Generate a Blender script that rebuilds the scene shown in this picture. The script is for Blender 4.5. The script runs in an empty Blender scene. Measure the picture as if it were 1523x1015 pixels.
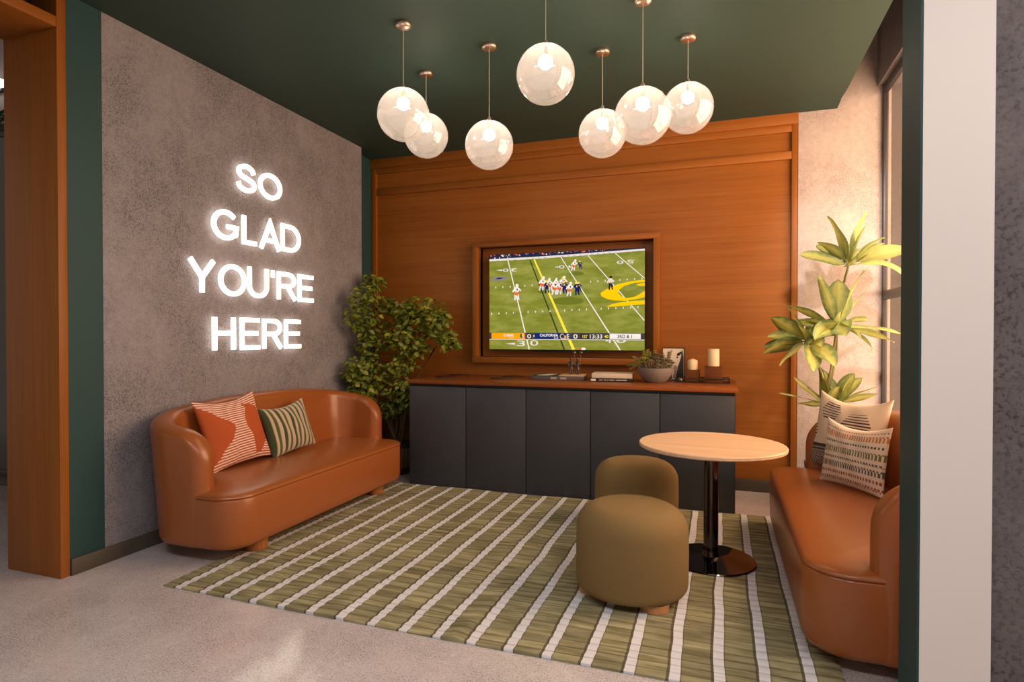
import bpy, bmesh, math, random
from mathutils import Vector, Matrix
PI = math.pi
scene = bpy.context.scene
COL = scene.collection
rnd = random.Random(7)

# ------------------------------------------------------------------ materials
def new_mat(name):
    m = bpy.data.materials.new(name); m.use_nodes = True
    nt = m.node_tree
    return m, nt, nt.nodes['Principled BSDF']

def pbr(name, color, rough=.5, metal=0., bump=0., bump_scale=80., spec=.5, coat=0., vary=0.):
    m, nt, b = new_mat(name)
    b.inputs['Base Color'].default_value = (*color, 1)
    b.inputs['Roughness'].default_value = rough
    b.inputs['Metallic'].default_value = metal
    b.inputs['Specular IOR Level'].default_value = spec
    b.inputs['Coat Weight'].default_value = coat
    b.inputs['Coat Roughness'].default_value = .15
    if bump or vary:
        tc = nt.nodes.new('ShaderNodeTexCoord')
        n = nt.nodes.new('ShaderNodeTexNoise'); n.inputs['Scale'].default_value = bump_scale
        n.inputs['Detail'].default_value = 4
        nt.links.new(tc.outputs['Object'], n.inputs['Vector'])
        if bump:
            bp = nt.nodes.new('ShaderNodeBump'); bp.inputs['Strength'].default_value = bump
            bp.inputs['Distance'].default_value = .01
            nt.links.new(n.outputs['Fac'], bp.inputs['Height'])
            nt.links.new(bp.outputs['Normal'], b.inputs['Normal'])
        if vary:
            r = nt.nodes.new('ShaderNodeValToRGB')
            r.color_ramp.elements[0].position = .3; r.color_ramp.elements[1].position = .7
            r.color_ramp.elements[0].color = (*[c*(1-vary) for c in color], 1)
            r.color_ramp.elements[1].color = (*[min(1, c*(1+vary)) for c in color], 1)
            nt.links.new(n.outputs['Fac'], r.inputs['Fac'])
            nt.links.new(r.outputs['Color'], b.inputs['Base Color'])
    return m

def emis(name, color, s=1.):
    m = bpy.data.materials.new(name); m.use_nodes = True
    nt = m.node_tree; nt.nodes.clear()
    e = nt.nodes.new('ShaderNodeEmission'); o = nt.nodes.new('ShaderNodeOutputMaterial')
    e.inputs['Color'].default_value = (*color, 1); e.inputs['Strength'].default_value = s
    nt.links.new(e.outputs[0], o.inputs[0])
    return m

def wood(name, axis, c1, c2, rough=.45, fine=1.):
    """straight grain running along the given axis (0,1,2)"""
    m, nt, b = new_mat(name)
    tc = nt.nodes.new('ShaderNodeTexCoord')
    outs = []
    for base, along in ((60*fine, 1.3), (9*fine, .45)):
        mp = nt.nodes.new('ShaderNodeMapping')
        sc = [base, base, base]; sc[axis] = along
        mp.inputs['Scale'].default_value = sc
        nt.links.new(tc.outputs['Object'], mp.inputs['Vector'])
        n = nt.nodes.new('ShaderNodeTexNoise'); n.inputs['Scale'].default_value = 1
        n.inputs['Detail'].default_value = 5; n.inputs['Roughness'].default_value = .6
        n.inputs['Distortion'].default_value = .25
        nt.links.new(mp.outputs[0], n.inputs['Vector']); outs.append(n)
    mix = nt.nodes.new('ShaderNodeMath'); mix.operation = 'MULTIPLY_ADD'
    nt.links.new(outs[0].outputs['Fac'], mix.inputs[0]); mix.inputs[1].default_value = .55
    half = nt.nodes.new('ShaderNodeMath'); half.operation = 'MULTIPLY'; half.inputs[1].default_value = .45
    nt.links.new(outs[1].outputs['Fac'], half.inputs[0]); nt.links.new(half.outputs[0], mix.inputs[2])
    r = nt.nodes.new('ShaderNodeValToRGB')
    r.color_ramp.elements[0].position = .36; r.color_ramp.elements[0].color = (*c2, 1)
    r.color_ramp.elements[1].position = .6; r.color_ramp.elements[1].color = (*c1, 1)
    nt.links.new(mix.outputs[0], r.inputs['Fac']); nt.links.new(r.outputs['Color'], b.inputs['Base Color'])
    bp = nt.nodes.new('ShaderNodeBump'); bp.inputs['Strength'].default_value = .12; bp.inputs['Distance'].default_value = .003
    nt.links.new(outs[0].outputs['Fac'], bp.inputs['Height']); nt.links.new(bp.outputs['Normal'], b.inputs['Normal'])
    b.inputs['Roughness'].default_value = rough; b.inputs['Specular IOR Level'].default_value = .28
    return m

def concrete(name, c1, c2, pore, rough=.8, pores=.5, scale=1., bump=.25, coat=0., spread=0.):
    m, nt, b = new_mat(name)
    tc = nt.nodes.new('ShaderNodeTexCoord')
    def noise(s, d, r=.6):
        n = nt.nodes.new('ShaderNodeTexNoise'); n.inputs['Scale'].default_value = s*scale
        n.inputs['Detail'].default_value = d; n.inputs['Roughness'].default_value = r
        nt.links.new(tc.outputs['Object'], n.inputs['Vector']); return n
    big = noise(2.2, 6, .65); mid = noise(26, 4, .7); fine = noise(110, 3, .6)
    r = nt.nodes.new('ShaderNodeValToRGB')
    r.color_ramp.elements[0].position = .35; r.color_ramp.elements[0].color = (*c2, 1)
    r.color_ramp.elements[1].position = .68; r.color_ramp.elements[1].color = (*c1, 1)
    ad = nt.nodes.new('ShaderNodeMath'); ad.operation = 'MULTIPLY_ADD'; ad.inputs[1].default_value = .5
    h = nt.nodes.new('ShaderNodeMath'); h.operation = 'MULTIPLY'; h.inputs[1].default_value = .5
    nt.links.new(mid.outputs['Fac'], h.inputs[0]); nt.links.new(big.outputs['Fac'], ad.inputs[0]); nt.links.new(h.outputs[0], ad.inputs[2])
    nt.links.new(ad.outputs[0], r.inputs['Fac'])
    # little dark pores, gathered in patches
    pr = nt.nodes.new('ShaderNodeValToRGB')
    pr.color_ramp.elements[0].position = .38; pr.color_ramp.elements[0].color = (pores,)*3+(1,)
    pr.color_ramp.elements[1].position = .50; pr.color_ramp.elements[1].color = (0, 0, 0, 1)
    nt.links.new(fine.outputs['Fac'], pr.inputs['Fac'])
    pm = nt.nodes.new('ShaderNodeMath'); pm.operation = 'MULTIPLY'
    bigr = nt.nodes.new('ShaderNodeMapRange'); bigr.inputs['From Min'].default_value = .62; bigr.inputs['From Max'].default_value = .4
    nt.links.new(big.outputs['Fac'], bigr.inputs['Value'])
    bigr.inputs['To Min'].default_value = spread
    nt.links.new(pr.outputs['Color'], pm.inputs[0]); nt.links.new(bigr.outputs[0], pm.inputs[1])
    mx = nt.nodes.new('ShaderNodeMix'); mx.data_type = 'RGBA'
    mx.inputs['B'].default_value = (*pore, 1)
    nt.links.new(pm.outputs[0], mx.inputs['Factor']); nt.links.new(r.outputs['Color'], mx.inputs['A'])
    nt.links.new(mx.outputs['Result'], b.inputs['Base Color'])
    bp = nt.nodes.new('ShaderNodeBump'); bp.inputs['Strength'].default_value = bump; bp.inputs['Distance'].default_value = .004
    nt.links.new(fine.outputs['Fac'], bp.inputs['Height']); nt.links.new(bp.outputs['Normal'], b.inputs['Normal'])
    b.inputs['Roughness'].default_value = rough; b.inputs['Coat Weight'].default_value = coat
    return m

def vcol(name, rough=.85, bump=0., bump_scale=300., sheen=0.):
    m, nt, b = new_mat(name)
    a = nt.nodes.new('ShaderNodeVertexColor'); a.layer_name = 'Pattern'
    nt.links.new(a.outputs['Color'], b.inputs['Base Color'])
    b.inputs['Roughness'].default_value = rough; b.inputs['Sheen Weight'].default_value = sheen
    if bump:
        tc = nt.nodes.new('ShaderNodeTexCoord')
        n = nt.nodes.new('ShaderNodeTexNoise'); n.inputs['Scale'].default_value = bump_scale
        bp = nt.nodes.new('ShaderNodeBump'); bp.inputs['Strength'].default_value = bump; bp.inputs['Distance'].default_value = .004
        nt.links.new(tc.outputs['Object'], n.inputs['Vector'])
        nt.links.new(n.outputs['Fac'], bp.inputs['Height']); nt.links.new(bp.outputs['Normal'], b.inputs['Normal'])
    return m

W1, W2 = (.330, .113, .0170), (.250, .078, .0095)
M = {}
M['wood_h'] = wood('oak_veneer_level_grain', 0, W1, W2)
M['wood_v'] = wood('oak_veneer_upright_grain', 2, W1, W2)
M['wood_y'] = wood('oak_veneer_along_room', 1, W1, W2)
M['counter'] = wood('walnut_counter', 0, (.285, .082, .017), (.19, .05, .010), .38)
M['block'] = wood('walnut_block', 0, (.150, .046, .011), (.105, .030, .006), .75)
M['table_wood'] = wood('pale_butcher_block', 0, (.84, .60, .40), (.66, .42, .25), .38, 1.1)
M['leg_wood'] = wood('oak_feet', 2, (.42, .17, .05), (.30, .10, .025), .5)
M['foot_wood'] = wood('pale_oak_feet', 0, (.60, .30, .13), (.45, .20, .075), .5)
M['conc_wall'] = concrete('concrete_wall', (.335, .316, .350), (.205, .192, .214), (.050, .042, .045), pores=.75, spread=.25)
M['conc_lit'] = concrete('lit_concrete_wall', (.54, .475, .46), (.39, .33, .315), (.19, .13, .12), pores=.6)  # lighter copy of the wall concrete, strong light put into the colour
M['conc_shaded'] = concrete('coarse_shaded_concrete_wall', (.185, .155, .155), (.105, .085, .086), (.035, .028, .028), pores=.8, scale=.55, bump=.5, spread=.3)  # coarser, darkened concrete copy, the near wall's dimness put into the colour
M['floor'] = concrete('polished_concrete_floor', (.77, .705, .715), (.56, .51, .515), (.23, .20, .195), rough=.085, pores=.75, scale=1.15, bump=.025, spread=.45)
M['teal'] = pbr('teal_paint', (.024, .066, .068), .55, spec=.25)
M['ceil'] = pbr('green_ceiling_paint', (.034, .062, .050), .6, spec=.3)
M['sock'] = pbr('dark_bronze_skirting', (.085, .066, .050), .45)
M['cream'] = pbr('cream_paint', (.86, .77, .71), .6)
M['dark_hole'] = pbr('dark_wood_transom', (.05, .018, .010), .6)
M['roof'] = pbr('upper_slab', (.22, .18, .16), .9)
M['leather'] = pbr('cognac_leather', (.33, .098, .023), .32, bump=.05, bump_scale=260, coat=.2, vary=.05)
M['cab'] = pbr('charcoal_laminate', (.042, .047, .060), .40)
M['cab_dark'] = pbr('cabinet_shadow_gap', (.010, .011, .014), .5)
M['boucle'] = pbr('mustard_felt', (.235, .150, .054), .95, bump=.25, bump_scale=420)
M['chrome'] = pbr('black_chrome', (.09, .075, .070), .09, 1.)
M['brass'] = pbr('brushed_copper', (.74, .57, .47), .36, 1.)
M['cord'] = pbr('pale_cord', (.55, .50, .42), .5)
M['black'] = pbr('black_metal', (.012, .011, .011), .35)
M['tvblack'] = pbr('television_bezel', (.008, .008, .009), .3)
M['wax'] = pbr('ivory_wax', (.85, .68, .42), .55)
M['wick'] = pbr('wick', (.05, .04, .03), .8)
M['bowl'] = pbr('grey_stoneware', (.21, .175, .155), .7, bump=.1, bump_scale=120, vary=.12)
M['soil'] = pbr('soil', (.035, .022, .014), .95, bump=.6, bump_scale=120)
M['coaster'] = pbr('dark_leather_disc', (.055, .016, .008), .6)
M['stone'] = pbr('grey_slate', (.085, .075, .072), .6, bump=.1)
M['pale_block'] = pbr('pale_inlay', (.40, .31, .26), .5)
M['board'] = pbr('pale_board', (.62, .40, .25), .5)
M['paper'] = pbr('book_pages', (.82, .74, .64), .8)
M['cream_cover'] = pbr('cream_book_cloth', (.74, .62, .50), .7, vary=.06)
M['black_cover'] = pbr('black_book_cover', (.012, .011, .011), .35)
M['ink_white'] = pbr('white_print', (.75, .72, .68), .6)
M['ink_dark'] = pbr('dark_print', (.03, .026, .024), .7)
M['ink_grey'] = pbr('grey_print', (.35, .28, .22), .7)
M['figure'] = pbr('dark_bronze_figure', (.16, .13, .11), .3, .9)
M['glass_item'] = pbr('grey_glass', (.30, .27, .25), .12, .6)
M['stem'] = pbr('plant_stem', (.16, .12, .05), .7)
M['green_stem'] = pbr('green_stem', (.17, .155, .05), .6)
M['bark'] = pbr('bark', (.11, .06, .03), .85, bump=.4, bump_scale=90)
M['pot_bronze'] = pbr('bronze_pot', (.42, .25, .12), .35, .6)
M['pot_dark'] = pbr('dark_pot', (.03, .022, .018), .5)
M['frame_dark'] = pbr('window_metal', (.050, .048, .055), .4)
M['wall_far'] = pbr('far_room_wall', (.42, .38, .36), .8)
M['glass_dark'] = pbr('dark_glazing', (.045, .047, .055), .15)
M['vine'] = pbr('vine_leaf', (.05, .12, .04), .6)

def leaf_mat(name, edge, mid, accent, rough=.45, scale=28., trans=.25):
    m, nt, b = new_mat(name)
    a = nt.nodes.new('ShaderNodeVertexColor'); a.layer_name = 'Pattern'     # R: distance from midrib, G: per-leaf random
    sp = nt.nodes.new('ShaderNodeSeparateColor'); nt.links.new(a.outputs['Color'], sp.inputs[0])
    tc = nt.nodes.new('ShaderNodeTexCoord'); n = nt.nodes.new('ShaderNodeTexNoise')
    n.inputs['Scale'].default_value = scale; n.inputs['Detail'].default_value = 4
    nt.links.new(tc.outputs['Object'], n.inputs['Vector'])
    ad = nt.nodes.new('ShaderNodeMath'); ad.operation = 'ADD'
    sub = nt.nodes.new('ShaderNodeMath'); sub.operation = 'MULTIPLY_ADD'; sub.inputs[1].default_value = 1.0; sub.inputs[2].default_value = -.5
    nt.links.new(n.outputs['Fac'], sub.inputs[0]); nt.links.new(sp.outputs[0], ad.inputs[0]); nt.links.new(sub.outputs[0], ad.inputs[1])
    r = nt.nodes.new('ShaderNodeValToRGB'); r.color_ramp.elements[0].color = (*mid, 1); r.color_ramp.elements[1].color = (*edge, 1)
    r.color_ramp.elements[0].position = .25; r.color_ramp.elements[1].position = .75
    nt.links.new(ad.outputs[0], r.inputs['Fac'])
    mx = nt.nodes.new('ShaderNodeMix'); mx.data_type = 'RGBA'; mx.inputs['B'].default_value = (*accent, 1)
    nt.links.new(sp.outputs[1], mx.inputs['Factor']); nt.links.new(r.outputs['Color'], mx.inputs['A'])
    nt.links.new(mx.outputs['Result'], b.inputs['Base Color'])
    b.inputs['Roughness'].default_value = rough
    tr = nt.nodes.new('ShaderNodeBsdfTranslucent'); nt.links.new(mx.outputs['Result'], tr.inputs['Color'])
    ms = nt.nodes.new('ShaderNodeMixShader'); ms.inputs[0].default_value = trans
    nt.links.new(b.outputs[0], ms.inputs[1]); nt.links.new(tr.outputs[0], ms.inputs[2])
    nt.links.new(ms.outputs[0], nt.nodes['Material Output'].inputs[0])
    return m
M['leaf_big'] = leaf_mat('variegated_leaf', (.12, .18, .050), (.48, .46, .11), (.46, .52, .21))
M['leaf_small'] = leaf_mat('small_green_leaf', (.060, .105, .014), (.20, .25, .030), (.46, .46, .06), .4)
M['leaf_succ'] = leaf_mat('succulent_leaf', (.15, .125, .085), (.34, .285, .20), (.50, .50, .09), .6, 60, .1)

def shell_mat():
    m = bpy.data.materials.new('opal_glass_globe'); m.use_nodes = True
    nt = m.node_tree; nt.nodes.clear(); N = nt.nodes.new
    out = N('ShaderNodeOutputMaterial')
    tr = N('ShaderNodeBsdfTransparent'); tr.inputs[0].default_value = (1, .96, .92, 1)
    tl = N('ShaderNodeBsdfTranslucent'); tl.inputs[0].default_value = (.40, .375, .36, 1)
    df = N('ShaderNodeBsdfDiffuse'); df.inputs[0].default_value = (.42, .395, .38, 1)
    gl = N('ShaderNodeBsdfGlossy'); gl.inputs['Roughness'].default_value = .04; gl.inputs['Color'].default_value = (1, .97, .95, 1)
    lw = N('ShaderNodeLayerWeight'); lw.inputs['Blend'].default_value = .45
    a = N('ShaderNodeMixShader'); a.inputs[0].default_value = .5
    nt.links.new(tl.outputs[0], a.inputs[1]); nt.links.new(df.outputs[0], a.inputs[2])
    b = N('ShaderNodeMixShader'); b.inputs[0].default_value = SHELL_OPAL
    nt.links.new(tr.outputs[0], b.inputs[1]); nt.links.new(a.outputs[0], b.inputs[2])
    c = N('ShaderNodeMixShader')
    mr = N('ShaderNodeMapRange'); mr.inputs['To Min'].default_value = .12; mr.inputs['To Max'].default_value = .38
    ge = N('ShaderNodeNewGeometry'); iv = N('ShaderNodeMath'); iv.operation = 'SUBTRACT'; iv.inputs[0].default_value = 1
    nt.links.new(ge.outputs['Backfacing'], iv.inputs[1])            # only the polished outer side mirrors the room
    fm = N('ShaderNodeMath'); fm.operation = 'MULTIPLY'
    nt.links.new(lw.outputs['Fresnel'], mr.inputs['Value']); nt.links.new(mr.outputs[0], fm.inputs[0]); nt.links.new(iv.outputs[0], fm.inputs[1])
    nt.links.new(fm.outputs[0], c.inputs[0])
    nt.links.new(b.outputs[0], c.inputs[1]); nt.links.new(gl.outputs[0], c.inputs[2])
    nt.links.new(c.outputs[0], out.inputs[0])
    return m
SHELL_OPAL = .42
M['shell'] = shell_mat()
BULB = 122.
M['bulb'] = emis('lit_bulb', (1.0, .84, .67), BULB)
M['sign'] = emis('lit_sign_letter', (1.0, .84, .68), 3.4)

def glass_mat():
    m, nt, b = new_mat('window_glass')
    nt.nodes.remove(b); N = nt.nodes.new
    tr = N('ShaderNodeBsdfTransparent'); tr.inputs[0].default_value = (.86,.74,.62,1); gl = N('ShaderNodeBsdfGlossy'); gl.inputs['Roughness'].default_value = .02
    fr = N('ShaderNodeFresnel'); fr.inputs[0].default_value = 1.22
    mx = N('ShaderNodeMixShader'); ge = N('ShaderNodeNewGeometry'); iv = N('ShaderNodeMath'); iv.operation = 'SUBTRACT'; iv.inputs[0].default_value = 1
    ml = N('ShaderNodeMath'); ml.operation = 'MULTIPLY'; nt.links.new(ge.outputs['Backfacing'], iv.inputs[1])
    nt.links.new(fr.outputs[0], ml.inputs[0]); nt.links.new(iv.outputs[0], ml.inputs[1]); nt.links.new(ml.outputs[0], mx.inputs[0])
    nt.links.new(tr.outputs[0], mx.inputs[1]); nt.links.new(gl.outputs[0], mx.inputs[2])
    nt.links.new(mx.outputs[0], nt.nodes['Material Output'].inputs[0])
    return m
M['glass'] = glass_mat()

# ------------------------------------------------------------------ mesh building
class MB:
    def __init__(s): s.v = []; s.f = []; s.mi = []; s.c = {}
    def add(s, vs, fs, mi=0, col=None):
        o = len(s.v); s.v += [tuple(p) for p in vs]
        for f in fs:
            if col is not None: s.c[len(s.f)] = col
            s.f.append(tuple(i+o for i in f)); s.mi.append(mi)
        return o
    def box(s, a, b, mi=0):
        (x0, y0, z0), (x1, y1, z1) = a, b
        s.add([(x0,y0,z0),(x1,y0,z0),(x1,y1,z0),(x0,y1,z0),(x0,y0,z1),(x1,y0,z1),(x1,y1,z1),(x0,y1,z1)],
              [(0,3,2,1),(4,5,6,7),(0,1,5,4),(1,2,6,5),(2,3,7,6),(3,0,4,7)], mi); return s
    def lathe(s, prof, c=(0,0,0), seg=48, mi=0, squash=(1,1)):
        vs = []; fs = []; n = len(prof)
        for r, z in prof:
            for k in range(seg):
                t = 2*PI*k/seg; vs.append((c[0]+max(r,1e-5)*math.cos(t)*squash[0], c[1]+max(r,1e-5)*math.sin(t)*squash[1], c[2]+z))
        for i in range(n-1):
            for k in range(seg):
                k2 = (k+1) % seg
                fs.append((i*seg+k, i*seg+k2, (i+1)*seg+k2, (i+1)*seg+k))
        if prof[0][0] > 1e-4: fs.append(tuple(reversed(range(seg))))
        if prof[-1][0] > 1e-4: fs.append(tuple((n-1)*seg+k for k in range(seg)))
        s.add(vs, fs, mi); return s
    def sphere(s, c, r, seg=32, rings=16, mi=0, sc=(1,1,1)):
        prof = [(r*math.sin(PI*i/rings), -r*math.cos(PI*i/rings)) for i in range(rings+1)]
        o = len(s.v); s.lathe(prof, (0,0,0), seg, mi)
        for i in range(o, len(s.v)):
            p = s.v[i]; s.v[i] = (p[0]*sc[0]+c[0], p[1]*sc[1]+c[1], p[2]*sc[2]+c[2])
        return s
    def tube(s, pts, rad, seg=8, mi=0):
        pts = [Vector(p) for p in pts]; n = len(pts); vs = []; fs = []
        if not hasattr(rad, '__len__'): rad = [rad]*n
        for i, p in enumerate(pts):
            t = (pts[min(i+1,n-1)]-pts[max(i-1,0)]).normalized()
            ref = Vector((0,0,1)) if abs(t.z) < .9 else Vector((1,0,0))
            a = t.cross(ref).normalized(); b = t.cross(a)
            for k in range(seg):
                q = p+(a*math.cos(2*PI*k/seg)+b*math.sin(2*PI*k/seg))*rad[i]; vs.append(q)
        for i in range(n-1):
            for k in range(seg):
                fs.append((i*seg+k, i*seg+(k+1)%seg, (i+1)*seg+(k+1)%seg, (i+1)*seg+k))
        fs.append(tuple(range(seg))); fs.append(tuple((n-1)*seg+k for k in reversed(range(seg))))
        s.add(vs, fs, mi); return s
    def prism(s, poly, d0, d1, place, mi=0):
        """poly in 2D, extruded from depth d0 to d1; place(a, b, d) -> xyz"""
        n = len(poly)
        vs = [place(a, b, d0) for a, b in poly]+[place(a, b, d1) for a, b in poly]
        fs = [tuple(range(n)), tuple(reversed(range(n, 2*n)))]+[(i, i+n, (i+1)%n+n, (i+1)%n) for i in range(n)]
        s.add(vs, fs, mi); return s
    def build(s, name, mats, parent=None, smooth=40, bevel=0., bseg=2, fix=True):
        me = bpy.data.meshes.new(name); me.from_pydata(s.v, [], s.f)
        if not isinstance(mats, (list, tuple)): mats = [mats]
        for m in mats: me.materials.append(m)
        me.polygons.foreach_set('material_index', s.mi)
        if s.c:
            at = me.color_attributes.new('Pattern', 'FLOAT_COLOR', 'CORNER')
            for p in me.polygons:
                col = s.c.get(p.index, (0,0,0))
                if isinstance(col, list):
                    for j, li in enumerate(p.loop_indices): at.data[li].color = (*col[j], 1)
                else:
                    for li in p.loop_indices: at.data[li].color = (*col, 1)
        if bevel or fix:
            bm = bmesh.new(); bm.from_mesh(me)
            if fix: bmesh.ops.recalc_face_normals(bm, faces=bm.faces)
            if bevel:
                ed = [e for e in bm.edges if len(e.link_faces) == 2 and e.calc_face_angle(0) > .5]
                bmesh.ops.bevel(bm, geom=ed, offset=bevel, segments=bseg, affect='EDGES', profile=.5, clamp_overlap=True)
            bm.to_mesh(me); bm.free()
        if smooth:
            for p in me.polygons: p.use_smooth = True
            if smooth < 179: me.set_sharp_from_angle(angle=math.radians(smooth))
        me.update()
        o = bpy.data.objects.new(name, me); COL.objects.link(o)
        if parent is not None: o.parent = parent
        return o

def tag(o, label, cat=None, group=None):
    o['label'] = label
    if cat: o['category'] = cat
    if group: o['group'] = group
    return o
def thing(name, label, cat, loc=(0,0,0), rz=0., group=None):
    o = bpy.data.objects.new(name, None); COL.objects.link(o)
    o.location = loc; o.rotation_euler = (0,0,rz); o.empty_display_size = .1
    return tag(o, label, cat, group)
def structure(o):
    o['kind'] = 'structure'; return o
def sbox(name, mat, boxes, bevel=0., parent=None):
    m = MB()
    for a, b in boxes: m.box(a, b)
    o = m.build(name, mat, parent, bevel=bevel)
    return o if parent else structure(o)

# ------------------------------------------------------------------ room shell
XL, XR, YB, ZC = -3.42, 1.236, 5.53, 3.24
PIT = 'structure'
structure(MB().box((-9,-5,-.1),(4.5,7.5,0)).build('floor', M['floor']))
# green ceiling slab that stops short of the window wall
m = MB(); pl = [(-3.9,-1.2),(2.6,-1.2),(2.6,2.2),(.915,2.2),(.922,5.2),(.90,5.60),(-3.9,5.60)]
m.prism(pl, ZC, ZC+.12, lambda a,b,d:(a,b,d)); structure(m.build('ceiling', M['ceil'], smooth=0))
m = MB(); m.prism([(5.30,ZC),(5.53,ZC-.022),(5.53,ZC+.01),(5.30,ZC+.01)], -3.54, .912, lambda a,b,d:(d,a,b))
structure(m.build('trim_1', M['ceil'], smooth=0))
structure(MB().box((-9,-5,4.4),(4.5,7.5,4.5)).build('ceiling_upper', M['roof']))
# left wall: teal return, concrete cladding, teal recess in the corner
sbox('wall_left', M['conc_wall'], [((-3.54,2.50,0),(XL,5.17,ZC))])
sbox('trim_2', M['teal'], [((-3.60,2.30,0),(XL-.001,2.50,ZC))])
sbox('trim_3', M['teal'], [((-3.70,5.17,0),(-3.54,5.60,ZC)),((-3.70,2.5,0),(-3.54,5.17,ZC))])
sbox('baseboard_left', M['sock'], [((XL,2.302,0),(XL+.012,5.17,.092))], .002)
# back wall: oak panelling with a niche for the television
NX0, NX1, NZ0, NZ1 = -2.275, -.565, 1.13, 2.22
m = MB()
px0, px1 = -3.475, .572
yp = YB+.028
for a, b in (((-3.7,yp,0),(NX0,yp+.1,ZC)), ((NX1,yp,0),(.66,yp+.1,ZC)), ((NX0,yp,0),(NX1,yp+.1,NZ0)), ((NX0,yp,NZ1),(NX1,yp+.1,ZC))):
    m.box(a, b)
structure(m.build('wall_back', M['wood_h'], smooth=0))
ND = 5.60
sbox('wall_niche', M['wood_h'], [((NX0-.02,ND,NZ0-.02),(NX1+.02,ND+.03,NZ1+.02)), ((NX0-.02,yp,NZ0-.02),(NX1+.02,ND,NZ0)), ((NX0-.02,yp,NZ1),(NX1+.02,ND,NZ1+.02))])
sbox('wall_niche_side', M['wood_v'], [((NX0-.02,yp,NZ0),(NX0,ND,NZ1)), ((NX1,yp,NZ0),(NX1+.02,ND,NZ1))])
sbox('trim_4', M['wood_h'], [((-3.538,YB-.015,3.128),(.622,yp,ZC-.002))], .003)        # top board
sbox('trim_5', M['wood_h'], [((px0,YB,3.068),(px1,yp,3.128))], .003)                  # rail under it
sbox('trim_6', M['wood_h'], [((px0,YB,2.838),(px1,yp,2.905))], .003)                  # lower rail
sbox('trim_7', M['wood_v'], [((-3.538,YB,0),(px0,yp,3.128))], .003)
sbox('trim_8', M['wood_v'], [((px1,YB,0),(.622,yp,3.128))], .003)
# niche frame
fy = 5.47
sbox('trim_9', M['wood_h'], [((-2.335,fy,NZ1),(-.513,yp,NZ1+.048)), ((-2.335,fy,NZ0-.06),(-.513,yp,NZ0))], .003)
sbox('trim_10', M['wood_v'], [((-2.335,fy,NZ0),(NX0,yp,NZ1)), ((NX1,fy,NZ0),(-.513,yp,NZ1))], .003)
sbox('baseboard_back', M['sock'], [((.12,5.475,0),(.63,YB,.10)), ((-3.538,5.515,0),(-2.66,YB,.10))], .002)
sbox('wall_back_concrete', M['conc_lit'], [((.622,YB-.004,0),(1.30,YB+.12,4.4)), ((-3.7,YB+.08,ZC),(.66,YB+.18,4.4))])
# window wall on the right
sbox('wall_right', M['conc_wall'], [((1.20,2.4,3.36),(1.42,YB,4.4)), ((1.236,2.4,0),(1.42,YB,.50))])
win = structure(thing('window_1', 'tall dark framed window behind the plant and right sofa', None))
fx0, fx1 = 1.238, 1.272
m = MB()
m.box((fx0,5.488,.50),(fx1,YB-.004,3.36)); m.box((fx0,2.40,.50),(fx1,2.46,3.36))
m.box((fx0,2.46,3.29),(fx1,5.488,3.36)); m.box((fx0,2.46,.50),(fx1,5.488,.57))
wf = m.build('window_frame', M['frame_dark'], win, bevel=.004)
m = MB(); m.box((fx0,2.46,1.63),(fx1,5.488,1.70)); m.build('transom_bar', M['frame_dark'], wf, bevel=.004)
for y in (3.45, 4.45):
    m = MB(); m.box((fx0,y-.03,.57),(fx1,y+.03,1.63)); m.box((fx0,y-.03,1.70),(fx1,y+.03,3.29)); m.build('mullion', M['frame_dark'], wf, bevel=.004)
m = MB(); m.box((1.252,2.46,.57),(1.258,5.488,3.29)); m.build('pane', M['glass'], win)
m = MB(); m.box((1.10,2.42,.46),(1.236,YB-.004,.50)); m.build('window_sill', M['wood_y'], win, bevel=.004)
# near wall end on the right: teal jamb, cream face, concrete beyond
sbox('wall_front', M['conc_shaded'], [((.792,2.215,0),(2.6,2.40,4.4))])
sbox('trim_11', M['cream'], [((.604,2.20,0),(.792,2.40,4.4))])
sbox('trim_12', M['teal'], [((.597,2.202,0),(.604,2.402,4.4))])
# oak portal on the left
por = structure(thing('door_1', 'oak framed opening at the left edge', None))
m = MB(); m.box((-3.86,2.25,0),(-3.42,2.30,ZC)); m.build('jamb', M['wood_v'], por, bevel=.003)
m = MB(); m.box((-3.86,-1.2,3.03),(-3.42,2.25,3.088)); m.build('header_beam', M['wood_y'], por, bevel=.003)
m = MB(); m.box((-3.86,-1.2,3.088),(-3.62,2.25,ZC)); m.build('transom_panel', M['dark_hole'], por)
sbox('wall_adjoining', M['wall_far'], [((-9,3.50,0),(-3.70,3.62,4.4))])
sbox('baseboard_adjoining', M['sock'], [((-9,3.485,0),(-3.75,3.50,.10))])
g = thing('glazed_partition', 'dark glazed partition in the room beyond the oak portal', 'partition', (-6.2,3.46,0))
m = MB(); m.box((-1.3,-.02,.14),(1.3,.02,3.10)); m.build('pane', M['glass_dark'], g)
m = MB()
for x in (-1.32,-.44,.44,1.32): m.box((x-.03,-.035,.10),(x+.03,.035,3.14))
m.box((-1.35,-.035,.10),(1.35,.035,.16)); m.box((-1.35,-.035,3.08),(1.35,.035,3.14)); m.build('frame', M['black'], g, bevel=.004)
v = thing('trailing_plant', 'green trailing plant on top of the dark glazed partition', 'plant', (-6.0,3.46,3.14))
m = MB(); r2 = random.Random(3)
for i in range(160):
    c = Vector((r2.uniform(-.5,.5), r2.uniform(-.1,.05), r2.uniform(.02,.14))); a = r2.random()*6.28; s = .04
    d = Vector((math.cos(a), math.sin(a), r2.uniform(-.5,.5)))*s; e = Vector((-d.y, d.x, r2.uniform(-.02,.02)))*.5
    m.add([c-d, c+e, c+d, c-e], [(0,1,2,3)])
m.build('foliage', M['vine'], v, fix=False)
m = MB(); m.box((-.5,-.03,0),(.5,.03,.05)); m.build('planter', M['pot_dark'], v, bevel=.004)
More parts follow.
